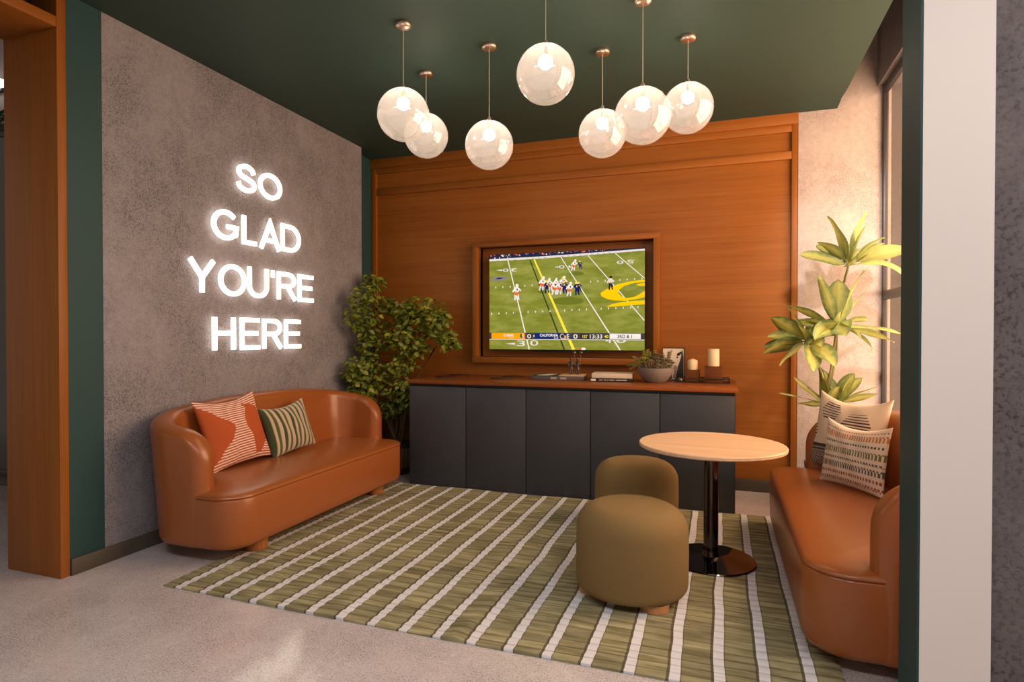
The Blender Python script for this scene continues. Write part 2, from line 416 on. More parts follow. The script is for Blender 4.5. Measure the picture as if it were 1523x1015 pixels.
wl = thing('wall_light', 'small lit wall light in the room beyond the oak portal', 'lamp', (-6.02,3.48,3.55))
m = MB(); m.box((-.12,-.10,-.03),(.12,-.01,.03)); m.build('diffuser', emis('lit_diffuser', (1,.9,.8), 3), wl, bevel=.01)
m = MB(); m.box((-.05,-.02,-.05),(.05,.02,.05)); m.build('bracket', M['black'], wl)

# ------------------------------------------------------------------ rug
def make_rug():
    x0, x1, y0, y1 = -2.81, .465, 2.372, 4.722
    nx, ny = 165, 330
    rr = random.Random(5); ph = [rr.random()*6.28 for _ in range(8)]
    def z(x, y):
        w = .0025*(math.sin(3.1*x+1.7*y+ph[0])+math.sin(5.3*x-2.3*y+ph[1])*.8)
        w += .016*math.exp(-((x+1.10-.10*(y-2.4))/.055)**2)*max(0,1-(y-2.37)/1.0)
        w += .007*math.exp(-((x+1.25-.22*(y-3.3))/.07)**2-((y-3.6)/.35)**2)
        w += .006*math.exp(-((x+1.75)/.06)**2)*max(0,1-(y-2.37)/.7)
        w += .006*math.exp(-((x+.95-.15*(y-3.6))/.06)**2-((y-3.9)/.3)**2)
        return w
    def wob(x, y): return .012*math.sin(4.1*x+ph[2])*math.sin(1.9*y+ph[3])+.006*math.sin(9*x+ph[4]+3*y)
    vs = []; fs = []
    for j in range(ny+1):
        y = y0+(y1-y0)*j/ny
        for i in range(nx+1):
            x = x0+(x1-x0)*i/nx
            yy = y+wob(x, y)*.9
            g = ((yy/.064+.5) % 1.0)
            rib = .0075*math.sin(PI*g)**.6
            e = min(i, nx-i, j, ny-j); edge = .004*(1 if e else -1)
            bow = -.012*math.sin(PI*i/nx)*(1-j/ny)
            vs.append((x, y+bow, .0045+rib+edge*.5+max(z(x,y),-.003)))
    n = nx+1
    for j in range(ny):
        for i in range(nx):
            fs.append((j*n+i, j*n+i+1, (j+1)*n+i+1, (j+1)*n+i))
    o = len(vs)
    rim = [i for i in range(n)]+[j*n+nx for j in range(1,ny+1)]+[ny*n+i for i in range(nx-1,-1,-1)]+[j*n for j in range(ny-1,0,-1)]
    for r in rim: vs.append((vs[r][0], vs[r][1], .0005))
    L = len(rim)
    for k in range(L): fs.append((rim[k], o+k, o+(k+1)%L, rim[(k+1)%L]))
    fs.append(tuple(o+k for k in reversed(range(L))))
    mb = MB(); mb.add(vs, fs)
    # stripes along the room, ribs across
    m, nt, b = new_mat('striped_rug_weave'); N = nt.nodes.new; Lk = nt.links.new
    tc = N('ShaderNodeTexCoord'); sp = N('ShaderNodeSeparateXYZ'); Lk(tc.outputs['Object'], sp.inputs[0])
    def math_(op, a, bb=None, c=None):
        q = N('ShaderNodeMath'); q.operation = op
        for i, val in enumerate((a, bb, c)):
            if val is None: continue
            if isinstance(val, (int, float)): q.inputs[i].default_value = val
            else: Lk(val, q.inputs[i])
        return q.outputs[0]
    nz = N('ShaderNodeTexNoise'); nz.inputs['Scale'].default_value = 2.4; nz.inputs['Detail'].default_value = 2; Lk(tc.outputs['Object'], nz.inputs['Vector'])
    wobx = math_('MULTIPLY_ADD', nz.outputs['Fac'], .03, -.015)
    sx = math_('ADD', sp.outputs[0], wobx)
    fx = math_('FRACT', math_('DIVIDE', math_('ADD', sx, 2.724+1.7), .1695))        # 0..1 across one stripe pitch
    white = math_('LESS_THAN', fx, .245)
    dark1 = math_('GREATER_THAN', fx, .93); dark2 = math_('MULTIPLY', math_('GREATER_THAN', fx, .245), math_('LESS_THAN', fx, .275))
    dark = math_('MAXIMUM', dark1, math_('MULTIPLY', dark2, .6))
    fy_ = math_('FRACT', math_('DIVIDE', sp.outputs[1], .058))
    n2 = N('ShaderNodeTexNoise'); n2.inputs['Scale'].default_value = 1; n2.inputs['Detail'].default_value = 3
    mp = N('ShaderNodeMapping'); mp.inputs['Scale'].default_value = (4, 30, 1); Lk(tc.outputs['Object'], mp.inputs['Vector']); Lk(mp.outputs[0], n2.inputs['Vector'])
    rg = N('ShaderNodeValToRGB'); rg.color_ramp.elements[0].color = (.205, .185, .090, 1); rg.color_ramp.elements[1].color = (.40, .365, .210, 1)
    rg.color_ramp.elements[0].position = .36; rg.color_ramp.elements[1].position = .66; Lk(n2.outputs['Fac'], rg.inputs['Fac'])
    cell = N('ShaderNodeCombineXYZ'); Lk(math_('FLOOR', math_('ADD', math_('DIVIDE', sp.outputs[1], .058), .5)), cell.inputs[1]); Lk(math_('FLOOR', math_('DIVIDE', sx, .1695)), cell.inputs[0])
    wn = N('ShaderNodeTexWhiteNoise'); Lk(cell.outputs[0], wn.inputs['Vector'])
    hs = N('ShaderNodeHueSaturation'); Lk(rg.outputs['Color'], hs.inputs['Color']); Lk(math_('MULTIPLY_ADD', wn.outputs['Value'], .42, .80), hs.inputs['Value'])
    m1 = N('ShaderNodeMix'); m1.data_type = 'RGBA'; Lk(white, m1.inputs['Factor']); Lk(hs.outputs['Color'], m1.inputs['A']); m1.inputs['B'].default_value = (.76, .765, .81, 1)
    m2 = N('ShaderNodeMix'); m2.data_type = 'RGBA'; Lk(math_('MULTIPLY', dark, .75), m2.inputs['Factor']); Lk(m1.outputs['Result'], m2.inputs['A']); m2.inputs['B'].default_value = (.06, .045, .025, 1)
    # thin dark threads, with groove shade between the ribs painted in
    ywob = math_('MULTIPLY_ADD', nz.outputs['Fac'], .35, -.17)
    fy_ = math_('FRACT', math_('ADD', math_('DIVIDE', sp.outputs[1], .058), ywob))
    thread_shade = math_('MULTIPLY', math_('LESS_THAN', math_('ABSOLUTE', math_('SUBTRACT', fy_, .5)), .06), math_('MULTIPLY', math_('MULTIPLY_ADD', nz.outputs['Fac'], .8, .2), math_('MULTIPLY_ADD', white, -.55, 1.0)))
    m3 = N('ShaderNodeMix'); m3.data_type = 'RGBA'; Lk(thread_shade, m3.inputs['Factor']); Lk(m2.outputs['Result'], m3.inputs['A']); m3.inputs['B'].default_value = (.07, .055, .03, 1)
    Lk(m3.outputs['Result'], b.inputs['Base Color']); b.inputs['Roughness'].default_value = .95
    n3 = N('ShaderNodeTexNoise'); n3.inputs['Scale'].default_value = 260; Lk(tc.outputs['Object'], n3.inputs['Vector'])
    bp = N('ShaderNodeBump'); bp.inputs['Strength'].default_value = .35; bp.inputs['Distance'].default_value = .003; Lk(n3.outputs['Fac'], bp.inputs['Height']); Lk(bp.outputs['Normal'], b.inputs['Normal'])
    return tag(mb.build('striped_rug', m, smooth=60), 'green and white striped ribbed rug on the concrete floor', 'rug')
make_rug()
RUG = .0135

# ------------------------------------------------------------------ sofas
def outline(o, L=2.0, D=.75, rf=.18, rb=.30, n=14):
    """rounded plan, inset by o; returns points from the front left round by the back; x = 0 front, D back"""
    P = []
    def arc(cx, cy, r, a0, a1):
        for k in range(n+1):
            a = a0+(a1-a0)*k/n; P.append((cx+r*math.cos(a), cy+r*math.sin(a)))
    h = L/2
    f_ = max(rf, o+.002); b_ = max(rb, o+.002)
    arc(f_, -h+f_, f_-o, PI, 1.5*PI)
    arc(D-b_, -h+b_, b_-o, 1.5*PI, 2*PI)
    arc(D-b_, h-b_, b_-o, 0, .5*PI)
    arc(f_, h-f_, f_-o, .5*PI, PI)
    return P
def loft(mb, rings, cap0=True, cap1=True):
    n = len(rings[0]); vs = [p for r in rings for p in r]; fs = []
    for i in range(len(rings)-1):
        for k in range(n): fs.append((i*n+k, i*n+(k+1)%n, (i+1)*n+(k+1)%n, (i+1)*n+k))
    if cap0: fs.append(tuple(reversed(range(n))))
    if cap1: fs.append(tuple((len(rings)-1)*n+k for k in range(n)))
    mb.add(vs, fs)
def make_sofa(name, label, loc, rz, leg_x, leg_z, zb):
    t = thing(name, label, 'sofa', loc, rz)
    mb = MB()
    prof = [(.07,zb),(.035,zb+.003),(.014,zb+.012),(.003,zb+.030),(0,zb+.058),(-.002,.25),(0,.377),(.004,.386),(.012,.390)]
    loft(mb, [[(x,y,z) for x,y in outline(o)] for o,z in prof]); mb.build('base', M['leather'], t, 50)
    mb = MB()
    prof = [(.012,.386),(.003,.389),(-.003,.396),(.0,.406),(.016,.416),(.05,.424),(.10,.432),(.15,.439),(.20,.445),(.31,.452)]
    rings = [[(x,y,z+.012*max(0,1-(y/.95)**2)*min(1,o/.12)) for x,y in outline(o)] for o,z in prof]
    loft(mb, rings); mb.build('seat', M['leather'], t, 50)
    # wrap-round backrest
    path = outline(0, n=22)
    xa = .235
    n = 23
    pts = path[n:3*n]                      # both rear corners
    pts = [(xa+(pts[0][0]-xa)*k/10, -1.0) for k in range(10)]+pts+[(xa+(pts[-1][0]-xa)*(10-k)/10, 1.0) for k in range(1, 11)]
    # densify the long back run and the ends
    dense = []
    for a, b in zip(pts, pts[1:]):
        d = math.dist(a, b); k = max(1, int(d/.035))
        for i in range(k): dense.append((a[0]+(b[0]-a[0])*i/k, a[1]+(b[1]-a[1])*i/k))
    dense.append(pts[-1])
    ends = [.001,.004,.010,.018]
    def at(p, q, d):
        L = math.dist(p, q); return (p[0]+(q[0]-p[0])*d/L, p[1]+(q[1]-p[1])*d/L)
    dense = [dense[0]]+[at(dense[0],dense[1],e) for e in ends]+dense[1:-1]+[at(dense[-1],dense[-2],e) for e in reversed(ends)]+[dense[-1]]
    S = [0]
    for a, b in zip(dense, dense[1:]): S.append(S[-1]+math.dist(a, b))
    T = S[-1]; secs = []
    for i, p in enumerate(dense):
        a = dense[max(i-1,0)]; b = dense[min(i+1,len(dense)-1)]
        tx, ty = b[0]-a[0], b[1]-a[1]; l = math.hypot(tx,ty); nx_, ny_ = ty/l, -tx/l      # outward
        d = min(S[i], T-S[i]); q = d/(T/2)
        h = .755+.155*(1-(1-q)**2.2)**1.0
        r = .165
        if d < r: h -= (r-math.sqrt(max(0, r*r-(r-d)**2)))
        rt = .07
        th = .135*(math.sqrt(max(1e-4, 1-(1-min(d,rt)/rt)**2)) if d < rt else 1)
        off = .135/2
        o0 = -off+th/2+.004; o1 = -off-th/2
        sec = []
        fl = lambda zz: .045*max(0, (zz-.15)/.7)*min(1, d/.25)          # the shell flares a little outwards
        for (o, zz) in ((o0-.03,zb+.004),(o0-.012,zb+.011),(o0-.002,zb+.030),(o0,zb+.058),(o0+fl(.3),.3),(o0+fl(.45),.45)): sec.append((o, zz))
        o1_ = o1; o0 += fl(h); o1 += fl(h)
        top = .058
        for k in range(13):
            an = PI*k/12; sec.append(((o0+o1)/2+(o0-o1)/2*math.cos(an), h-top+top*math.sin(an)))
        sec.append((o1-.006*min(1,d/.1), h-top-.10)); sec.append((o1_-.010*min(1,d/.1), .44)); sec.append((o1_,.36))
        secs.append([(p[0]+nx_*o, p[1]+ny_*o, zz) for o, zz in sec])
    mb = MB(); vs = [q for s in secs for q in s]; k = len(secs[0]); fs = []
    for i in range(len(secs)-1):
        for j in range(k-1): fs.append((i*k+j, i*k+j+1, (i+1)*k+j+1, (i+1)*k+j))
    fs.append(tuple(range(k))); fs.append(tuple((len(secs)-1)*k+j for j in reversed(range(k))))
    mb.add(vs, fs); mb.build('backrest', M['leather'], t, 60)
    for x, zz in ((leg_x, leg_z), (.60, 0)):
        for y in (-.68, .68):
            mb = MB(); mb.lathe([(.060,zz+.0),(.064,zz+.004),(.066,.100)], (x,y,0), 28); mb.build('leg', M['leg_wood'], t)
    return t
make_sofa('curved_sofa', 'tan leather curved sofa under the glowing wall sign', (-2.605,3.645,0), PI, .125, RUG, .088)
make_sofa('curved_sofa', 'tan leather curved sofa by the window beside the round table', (.332,3.61,0), 0, .225, 0, .060)

# ------------------------------------------------------------------ cushions
def cushion(label, base, yaw, lean, roll, w, h, th, side, pattern, mat, nx=64, ny=64, bulge=.5, sag=.0):
    c, s = math.cos(yaw), math.sin(yaw)
    if side > 0: e1 = Vector((-s, c, 0)); nn = Vector((c, s, 0))
    else: e1 = Vector((-s, -c, 0)); nn = Vector((-c, s, 0))
    up = Vector((0,0,1))*math.cos(lean)-nn*math.sin(lean); fr = nn*math.cos(lean)+Vector((0,0,1))*math.sin(lean)
    a = e1*math.cos(roll)+up*math.sin(roll); b = up*math.cos(roll)-e1*math.sin(roll)
    rot = Matrix((a, -fr, b)).transposed()           # local x = width, y = away from the viewer, z = up
    mb = MB(); grid = {}
    vs = []
    def pos(u, v, sd):
        x, z = 2*u-1, 2*v-1
        t = ((1-abs(x)**2.3)*(1-abs(z)**2.3))
        t = max(t, 0)**.55
        # edges pull in between the corners
        px = x*(1-.085*(1-z*z)); pz = z*(1-.085*(1-x*x))
        pz -= sag*(1-x*x)*max(0, z)**2
        wr = .004*math.sin(9*x+5*z)*t
        return (px*w/2, sd*(th/2*t+wr), (pz+1)*h/2)
    for sd in (-1, 1):
        o = len(vs)
        for j in range(ny+1):
            for i in range(nx+1): vs.append(pos(i/nx, j/ny, sd))
        for j in range(ny):
            for i in range(nx):
                f = (o+j*(nx+1)+i, o+j*(nx+1)+i+1, o+(j+1)*(nx+1)+i+1, o+(j+1)*(nx+1)+i)
                grid[len(mb.f)] = None
                mb.c[len(mb.f)] = pattern((i+.5)/nx, (j+.5)/ny)
                mb.f.append(f if sd < 0 else f[::-1]); mb.mi.append(0)
    mb.v = vs
    o = mb.build('cushion', mat, None, 180, fix=False)
    bm = bmesh.new(); bm.from_mesh(o.data); bmesh.ops.remove_doubles(bm, verts=bm.verts, dist=1e-5)
    bm.to_mesh(o.data); bm.free()
    o.matrix_world = Matrix.Translation(base) @ rot.to_4x4()
    return tag(o, label, 'cushion')
M['cush'] = vcol('woven_cushion', .9, .25, 260)
M['velvet'] = vcol('velvet_cushion', .8, .1, 200, .3)
RUST, WH = (.44, .085, .018), (.84, .62, .52)
def interp(T, v):
    for (a, x), (b, y) in zip(T, T[1:]):
        if a <= v <= b:
            q = (v-a)/(b-a); q = q*q*(3-2*q)*.5+q*.5
            return x+(y-x)*q
    return None
def pat1(u, v):
    # pinched solid shape from the left edge; leaf shape bulging to the right
    l = interp([(.07,0),(.10,.05),(.17,.12),(.38,.32),(.50,.40),(.56,.40),(.77,.17),(.92,0)], v)
    x0 = interp([(.07,.685),(.34,.658),(.50,.594),(.60,.60),(.80,.68),(.88,.64)], v)
    x1 = interp([(.07,.77),(.28,.97),(.42,.99),(.56,.99),(.72,.94),(.84,.80),(.88,.645)], v)
    if (l and u < l) or (x0 and x0 < u < x1): return RUST
    return WH if (v*27+.1*math.sin(u*6)) % 1 < .50 else (.42, .085, .03)
CREAM, GRN, GRN2 = (.52, .41, .30), (.070, .088, .020), (.038, .052, .014)
def pat2(u, v):
    # upright bands of olive and cream, uneven
    s = u*9.2; f = s % 1; k = int(s)
    wide = (.62, .40, .55, .34, .50, .42, .36, .45, .40, .4)[k % 10]
    if f < wide: return GRN if k % 2 else GRN2
    if f < wide+.08: return (.30, .26, .12)
    return CREAM
def pat3(u, v):
    C = (.76, .60, .45)
    if v < .30:
        if v > .255 or .215 < v < .235: return (.055, .045, .035)
        if v > .235 or .19 < v < .215: return (.30, .24, .18)
        zz = abs(((u*22) % 1)-.5)*2
        return (.06, .048, .04) if ((v*26+zz*.9) % 1) < .6 else (.55, .42, .32)
    # combs of dark ticks hanging at the sides and in the middle
    k = (v*24) % 1
    if k < .38:
        for cx, half, v0, v1 in ((.0,.10,.30,.62), (.30,.17,.64,.93), (.70,.20,.42,.80), (1.,.07,.3,.5)):
            if v0 < v < v1:
                taper = 1-abs((v-(v0+v1)/2)/((v1-v0)/2))*.45
                if abs(u-cx) < half*taper: return (.07, .055, .045)
    return C
def pat4(u, v):
    C = (.78, .64, .52)
    rows = [(.06,.12,(.34,.09,.04)),(.17,.22,(.36,.10,.05)),(.27,.36,(.10,.12,.10)),(.41,.45,(.09,.10,.06)),(.50,.60,(.17,.18,.07)),
            (.66,.70,(.09,.11,.06)),(.76,.86,(.56,.20,.05)),(.90,.93,(.50,.20,.08))]
    k = (u*27+.37*int(v*12)) % 1
    for a, b, col in rows:
        if a < v < b and k < .56: return col
    return C
cushion('orange patchwork cushion with thin white stripes on the sofa under the sign', (-3.075,3.223,.462), -.014, .317, .053, .54, .495, .16, 1, pat1, M['cush'], 130, 162, sag=.12)
cushion('green and cream striped velvet cushion on the sofa under the sign', (-3.045,3.713,.462), -.015, .307, .072, .490, .385, .15, 1, pat2, M['velvet'], 110, 50, sag=.10)
cushion('plain cream cushion with black ticks, behind the row-patterned cushion', (.745,4.29,.458), -.614, .186, -.02, .565, .515, .16, -1, pat3, M['cush'], 120, 140, sag=.18)
cushion('cushion with rows of rust and green dashes on the window sofa', (.715,3.885,.452), -.551, .164, .013, .480, .395, .13, -1, pat4, M['cush'], 170, 110, sag=.16)

# ------------------------------------------------------------------ low cabinet, worktop
cab = thing('sideboard', 'charcoal five-door sideboard under the television', 'cabinet', (-2.636,4.745,0))
W = 2.75
m = MB(); m.box((.004,.024,0),(W-.004,.755,.895)); m.box((.0,.002,.897),(W-.0,.755,.914)); m.build('body', M['cab_dark'], cab)
for i in range(5):
    x = i*W/5; m = MB(); m.box((x+.003,.0,.004),(x+W/5-.003,.022,.888)); m.build('door', M['cab'], cab, bevel=.0025)
for x in (-.002, W-.003):
    m = MB(); m.box((x,.0,0),(x+.005,.755,.895)); m.build('side_panel', M['cab'], cab)
wt = tag(MB().box((-2.650,4.718,.914),(.132,5.528,.946)).build('worktop', M['counter'], bevel=.003), 'reddish wood worktop lying on the charcoal sideboard', 'worktop')
ZT = .946
cl = ('dark round coaster on the worktop, the front one nearest the leafy plant', 'dark round coaster on the worktop, the rear one nearest the leafy plant',
      'dark round coaster on the worktop, front one beside the slate tray', 'dark round coaster on the worktop, rear one beside the slate tray')
for (x, y), l in zip(((-2.447,5.10),(-2.43,5.36),(-1.884,5.10),(-1.87,5.36)), cl):
    m = MB(); m.lathe([(.098,0),(.102,.002),(.102,.006),(.098,.008),(0,.008)], (0,0,0), 40)
    o = m.build('coaster', M['coaster']); o.location = (x,y,ZT); tag(o, l, 'coaster', 'dark round coasters')
# slate tray with a pale board
t = thing('serving_tray', 'low slate tray with pale board and dark prints on the worktop', 'tray', (-1.36,5.19,ZT), .10)
m = MB(); m.box((-.235,-.12,0),(.235,.12,.036)); tb = m.build('tray_body', M['stone'], t, bevel=.003)
m = MB(); m.box((.01,-.115,.036),(.23,.115,.046)); m.build('board', M['board'], t, bevel=.002)
m = MB(); m.box((-.23,-.115,.036),(-.005,.115,.041)); m.build('print_sheet', M['ink_dark'], t)
m = MB(); m.prism([(-.19,-.09),(-.09,-.09),(-.03,.09),(-.10,.09)], .041, .0425, lambda a,b,d:(a,b,d)); m.build('print_sheet', M['ink_white'], t)
for x in (-.035,.05):
    m = MB(); m.box((x-.027,-.1225,.010),(x+.027,-.119,.028)); m.build('inlay', M['pale_block'], tb)
# pair of small bronze figures with ball-topped rods
def figurine(x, label):
    t = thing('figurine', label, 'figurine', (x,5.235,ZT+.046+.001), .1, 'bronze figures on the slate tray')
    m = MB(); m.lathe([(.018,0),(.018,.006),(.006,.010)], (0,0,0), 20); m.build('base', M['figure'], t)
    m = MB(); m.tube([(-.008,0,.008),(-.010,.004,.03),(-.004,0,.062)], [.006,.009,.011], 8); m.tube([(.008,0,.008),(.011,-.003,.03),(.004,0,.062)], [.006,.009,.011], 8)
    m.lathe([(.012,.055),(.017,.075),(.021,.095),(.022,.108),(.008,.118),(.008,.124)], (0,0,0), 16, squash=(1,.7))
    m.sphere((0,0,.135), .014, 14, 8)
    m.tube([(-.015,0,.106),(-.022,-.004,.085),(-.016,-.012,.07)], [.005,.0045,.004], 8); m.tube([(.015,0,.106),(.024,-.002,.088),(.019,-.01,.072)], [.005,.0045,.004], 8)
    m.build('body', M['figure'], t)
    m = MB(); m.tube([(.012,.012,.006),(.020,.012,.10),(.030,.010,.182)], .0022, 6); rod = m.build('rod', M['figure'], t)
    m = MB(); m.sphere((.030,.010,.192), .017, 16, 10); m.build('ball', M['figure'], rod)
figurine(-1.265, 'small dark bronze figure on the slate tray, the left of the pair')
figurine(-1.205, 'small dark bronze figure on the slate tray, the right of the pair')
# two stacked books
def book(label, loc, rz, w, d, h, cover, page):
    t = thing('book', label, 'book', loc, rz, 'books on the worktop')
    m = MB(); m.box((-w/2,-d/2,0),(w/2,d/2,.003)); m.box((-w/2,-d/2,h-.003),(w/2,d/2,h)); m.box((-w/2,-d/2,.003),(w/2,-d/2+.004,h-.003)); cv = m.build('cover', cover, t, bevel=.001)
    m = MB(); m.box((-w/2+.005,-d/2+.004,.003),(w/2-.004,d/2-.005,h-.003)); m.build('pages', page, t)
    return cv
b1 = book('black book with white spine print, lower of the two stacked books', (-.885,5.175,ZT), .09, .355, .24, .030, M['black_cover'], M['paper'])
m = MB(); x = -.10; rb_ = random.Random(8)
while x < .13:                                   # tiny unreadable lettering, as in the photograph
    w_ = rb_.uniform(.003,.006); m.box((x,-.1212,.011),(x+w_,-.1198,rb_.choice((.0185,.020,.020)))); x += w_+rb_.choice((.0022,.0022,.0022,.009))
o = m.build('spine_print', M['ink_white'], b1); o['label'] = 'white lettering along the spine'
m = MB(); m.box((-.172,-.1212,.006),(-.128,-.1198,.024)); o = m.build('spine_mark', M['ink_white'], b1, bevel=.0004)
book('thick cream book, upper of the two stacked books', (-.875,5.18,ZT+.0305), .07, .345, .235, .040, M['cream_cover'], M['paper'])
# bowl of succulents
t = thing('planter_bowl', 'round grey stoneware bowl of succulents on the worktop', 'potted plant', (-.512,5.13,ZT))
m = MB(); m.lathe([(.0,0),(.075,.0),(.085,.006),(.125,.05),(.146,.095),(.150,.125),(.143,.125),(.138,.095),(.115,.055),(0,.05)], (0,0,0), 56); m.build('bowl', M['bowl'], t, 50)
m = MB(); m.lathe([(0,.112),(.139,.105),(.139,.09),(0,.09)], (0,0,0), 40); m.build('soil', M['soil'], t)
def small_leaf(mb, base, d, L, wd, g, n=Vector((0,0,1)), fold=.25):
    d = d.normalized(); s = d.cross(n)
    if s.length < .1: s = d.cross(Vector((1,0,0)))
    s.normalize(); u = s.cross(d)
    pts = [base, base+d*L*.4+s*wd*.5+u*wd*fold, base+d*L*.4, base+d*L*.4-s*wd*.5+u*wd*fold, base+d*L*.8+s*wd*.3+u*wd*fold*.4-u*L*.06, base+d*L*.8-u*L*.06, base+d*L*.8-s*wd*.3+u*wd*fold*.4-u*L*.06, base+d*L-u*L*.14]
    g3 = (0,g,0); e3 = (1,g,0)
    for f, cl_ in (((0,2,1),[g3,g3,e3]),((0,3,2),[g3,e3,g3]),((1,2,5,4),[e3,g3,g3,e3]),((2,3,6,5),[g3,e3,e3,g3]),((4,5,7),[e3,g3,g3]),((5,6,7),[g3,e3,g3])):
        mb.add([pts[i] for i in f], [tuple(range(len(f)))], 0, cl_)
m = MB(); rs = random.Random(11)
def succulent(c, r, n, g, tall):
    for k in range(n):
        q = k/n; an = k*2.39996; el = .25+1.1*(1-q)
        d = Vector((math.cos(an)*math.cos(el), math.sin(an)*math.cos(el), math.sin(el)))
        small_leaf(m, c+d*r*.12, d, r*(.6+.5*q), r*.50, max(0, g+rs.uniform(-.15,.15)), Vector((0,0,1)), .3)
for i in range(44):          # grey-purple rosettes heaped over the rim
    a = rs.random()*6.28; r = .150*math.sqrt(rs.random()); x, y = r*math.cos(a), r*math.sin(a)
    z = .118+.075*(1-(r/.155)**2)+rs.uniform(-.008,.03)
    c = Vector((x, y, z)); m.tube([(x*.8,y*.8,.108), c], .003, 5)
    succulent(c, rs.uniform(.034,.050), 13, .75 if (x < -.02 and y > -.09) else .08, 0)
for i in range(26):          # taller yellow-green sprigs at the back left, darker ones back right
    right = i > 16
    c = Vector((rs.uniform(.02,.12) if right else rs.uniform(-.12,-.0), rs.uniform(-.02,.09), .115)); tip = c+Vector((rs.uniform(-.02,.03), rs.uniform(-.01,.02), rs.uniform(.09,.15)))
    m.tube([c, tip], .0018, 5)
    for k in range(5):
        p = c.lerp(tip, .5+.5*k/4); succulent(p, .022, 7, .15 if right else .9, 0)
for i in range(14):          # sprigs trailing over the left rim
    a = PI+rs.uniform(-.6,.6); c = Vector((.12*math.cos(a), .12*math.sin(a), .135)); tip = c+Vector((math.cos(a)*rs.uniform(.05,.11), math.sin(a)*.05, rs.uniform(-.03,.08)))
    m.tube([c, (c+tip)/2+Vector((0,0,.02)), tip], .0014, 5)
    for k in range(9):
        p = c.lerp(tip, k/8)+Vector((0,0,.02*math.sin(PI*k/8))); succulent(p, .016, 6, rs.uniform(.2,.9), 0)
m.build('foliage', M['leaf_succ'], t, 0, fix=False)
# small framed print leaning on the wall
t = thing('picture_frame', 'small black framed print leaning against the wall beside the bowl', 'picture', (-.385,5.415,ZT))
tilt = Matrix.Rotation(-.09, 4, 'X')
def leaned(mb):
    mb.v = [tuple(tilt @ Vector(p)) for p in mb.v]; return mb
FW, FH = .195, .290
m = MB(); m.box((-FW/2,0,0),(-FW/2+.007,.016,FH)); m.box((FW/2-.007,0,0),(FW/2,.016,FH)); m.box((-FW/2+.007,0,0),(FW/2-.007,.016,.007)); m.box((-FW/2+.007,0,FH-.007),(FW/2-.007,.016,FH)); leaned(m).build('frame', M['black'], t)
m = MB(); m.box((-FW/2+.006,.005,.006),(FW/2-.006,.012,FH-.006)); pr_ = leaned(m).build('print', pbr('print_paper', (.80,.69,.58), .5), t)
m = MB(); pp = lambda a,b,d:(a,d,b)
m.prism([(-.086,.012),(-.012,.012),(-.012,.045),(-.020,.085),(-.036,.125),(-.060,.15),(-.086,.16)], .0035, .005, pp)
m.prism([(.018,.012),(.086,.012),(.086,.20),(.078,.265),(.070,.265),(.066,.21),(.052,.16),(.040,.12),(.030,.07)], .0035, .005, pp)
for c, r in (((.045,.232),.014),((.060,.243),.012),((.034,.205),.008),((.038,.226),.009)):
    m.prism([(c[0]+r*math.cos(k*PI/5)*(1+.25*math.sin(k*3)), c[1]+r*math.sin(k*PI/5)) for k in range(10)], .0032, .0049, pp)
leaned(m).build('print_silhouette', M['ink_dark'], pr_)
m = MB(); m.prism([(-.005,.02),(.016,.02),(.028,.08),(.036,.12),(.02,.135),(.0,.13),(.008,.07)], .0040, .005, pp)
leaned(m).build('print_shading', M['ink_grey'], pr_)
# wire tray, wooden holders and candles
t = thing('wire_tray', 'black wire tray carrying the two candles on the worktop', 'tray', (-.135,5.27,ZT))
m = MB(); hw, hd = .215, .095
for z in (.004,.036):
    for a, b in (((-hw,-hd),(hw,-hd)),((hw,-hd),(hw,hd)),((hw,hd),(-hw,hd)),((-hw,hd),(-hw,-hd))):
        m.box((min(a[0],b[0])-.003,min(a[1],b[1])-.003,z-.004),(max(a[0],b[0])+.003,max(a[1],b[1])+.003,z+.004))
for x in (-hw,0,hw):
    for y in (-hd,hd): m.box((x-.003,y-.003,0),(x+.003,y+.003,.04))
m.build('rails', M['black'], t)
m = MB(); m.box((-hw,-hd,.001),(hw,hd,.005)); m.build('tray_base', M['block'], t)
def holder(x, y, w, h, zb, label):
    m = MB(); m.box((-w/2,-w/2,0),(w/2,w/2,h)); o = m.build('candle_holder', M['block'], bevel=.003); o.location = (x,y,zb)
    return tag(o, label, 'candle holder', 'square wooden candle holders')
def candle(x, y, r, h, zb, label, dome):
    t = thing('candle', label, 'candle', (x,y,zb), 0, 'ivory pillar candles')
    pr = [(0,0),(r*.97,0),(r,.004),(r,h-.006),(r*.93,h)]+([(r*.45,h+.012),(0,h+.018)] if dome else [(r*.8,h-.002),(r*.3,h-.006),(0,h-.006)])
    m = MB(); m.lathe(pr, (0,0,0), 36); m.build('wax', M['wax'], t, 50)
    if not dome:
        m = MB(); m.tube([(0,0,h-.006),(.002,0,h+.004)], .0012, 6); m.build('wick', M['wick'], t)
holder(-.215,5.29,.112,.098,ZT+.006,'low square wooden candle holder beside the framed print')
holder(-.045,5.258,.140,.132,ZT+.006,'taller square wooden candle holder at the right end of the tray')
candle(-.215,5.29,.042,.078,ZT+.1045,'short ivory pillar candle with domed top beside the framed print',True)
candle(-.045,5.258,.046,.145,ZT+.1385,'tall ivory pillar candle on the taller wooden holder',False)
m = MB(); m.sphere((0,0,.018), .026, 18, 10, sc=(1,.9,.68)); o = m.build('glass_pebble', M['glass_item'], smooth=180); o.location = (-.315,5.215,ZT+.006)
tag(o, 'small grey glass pebble at the left end of the wire tray', 'ornament')

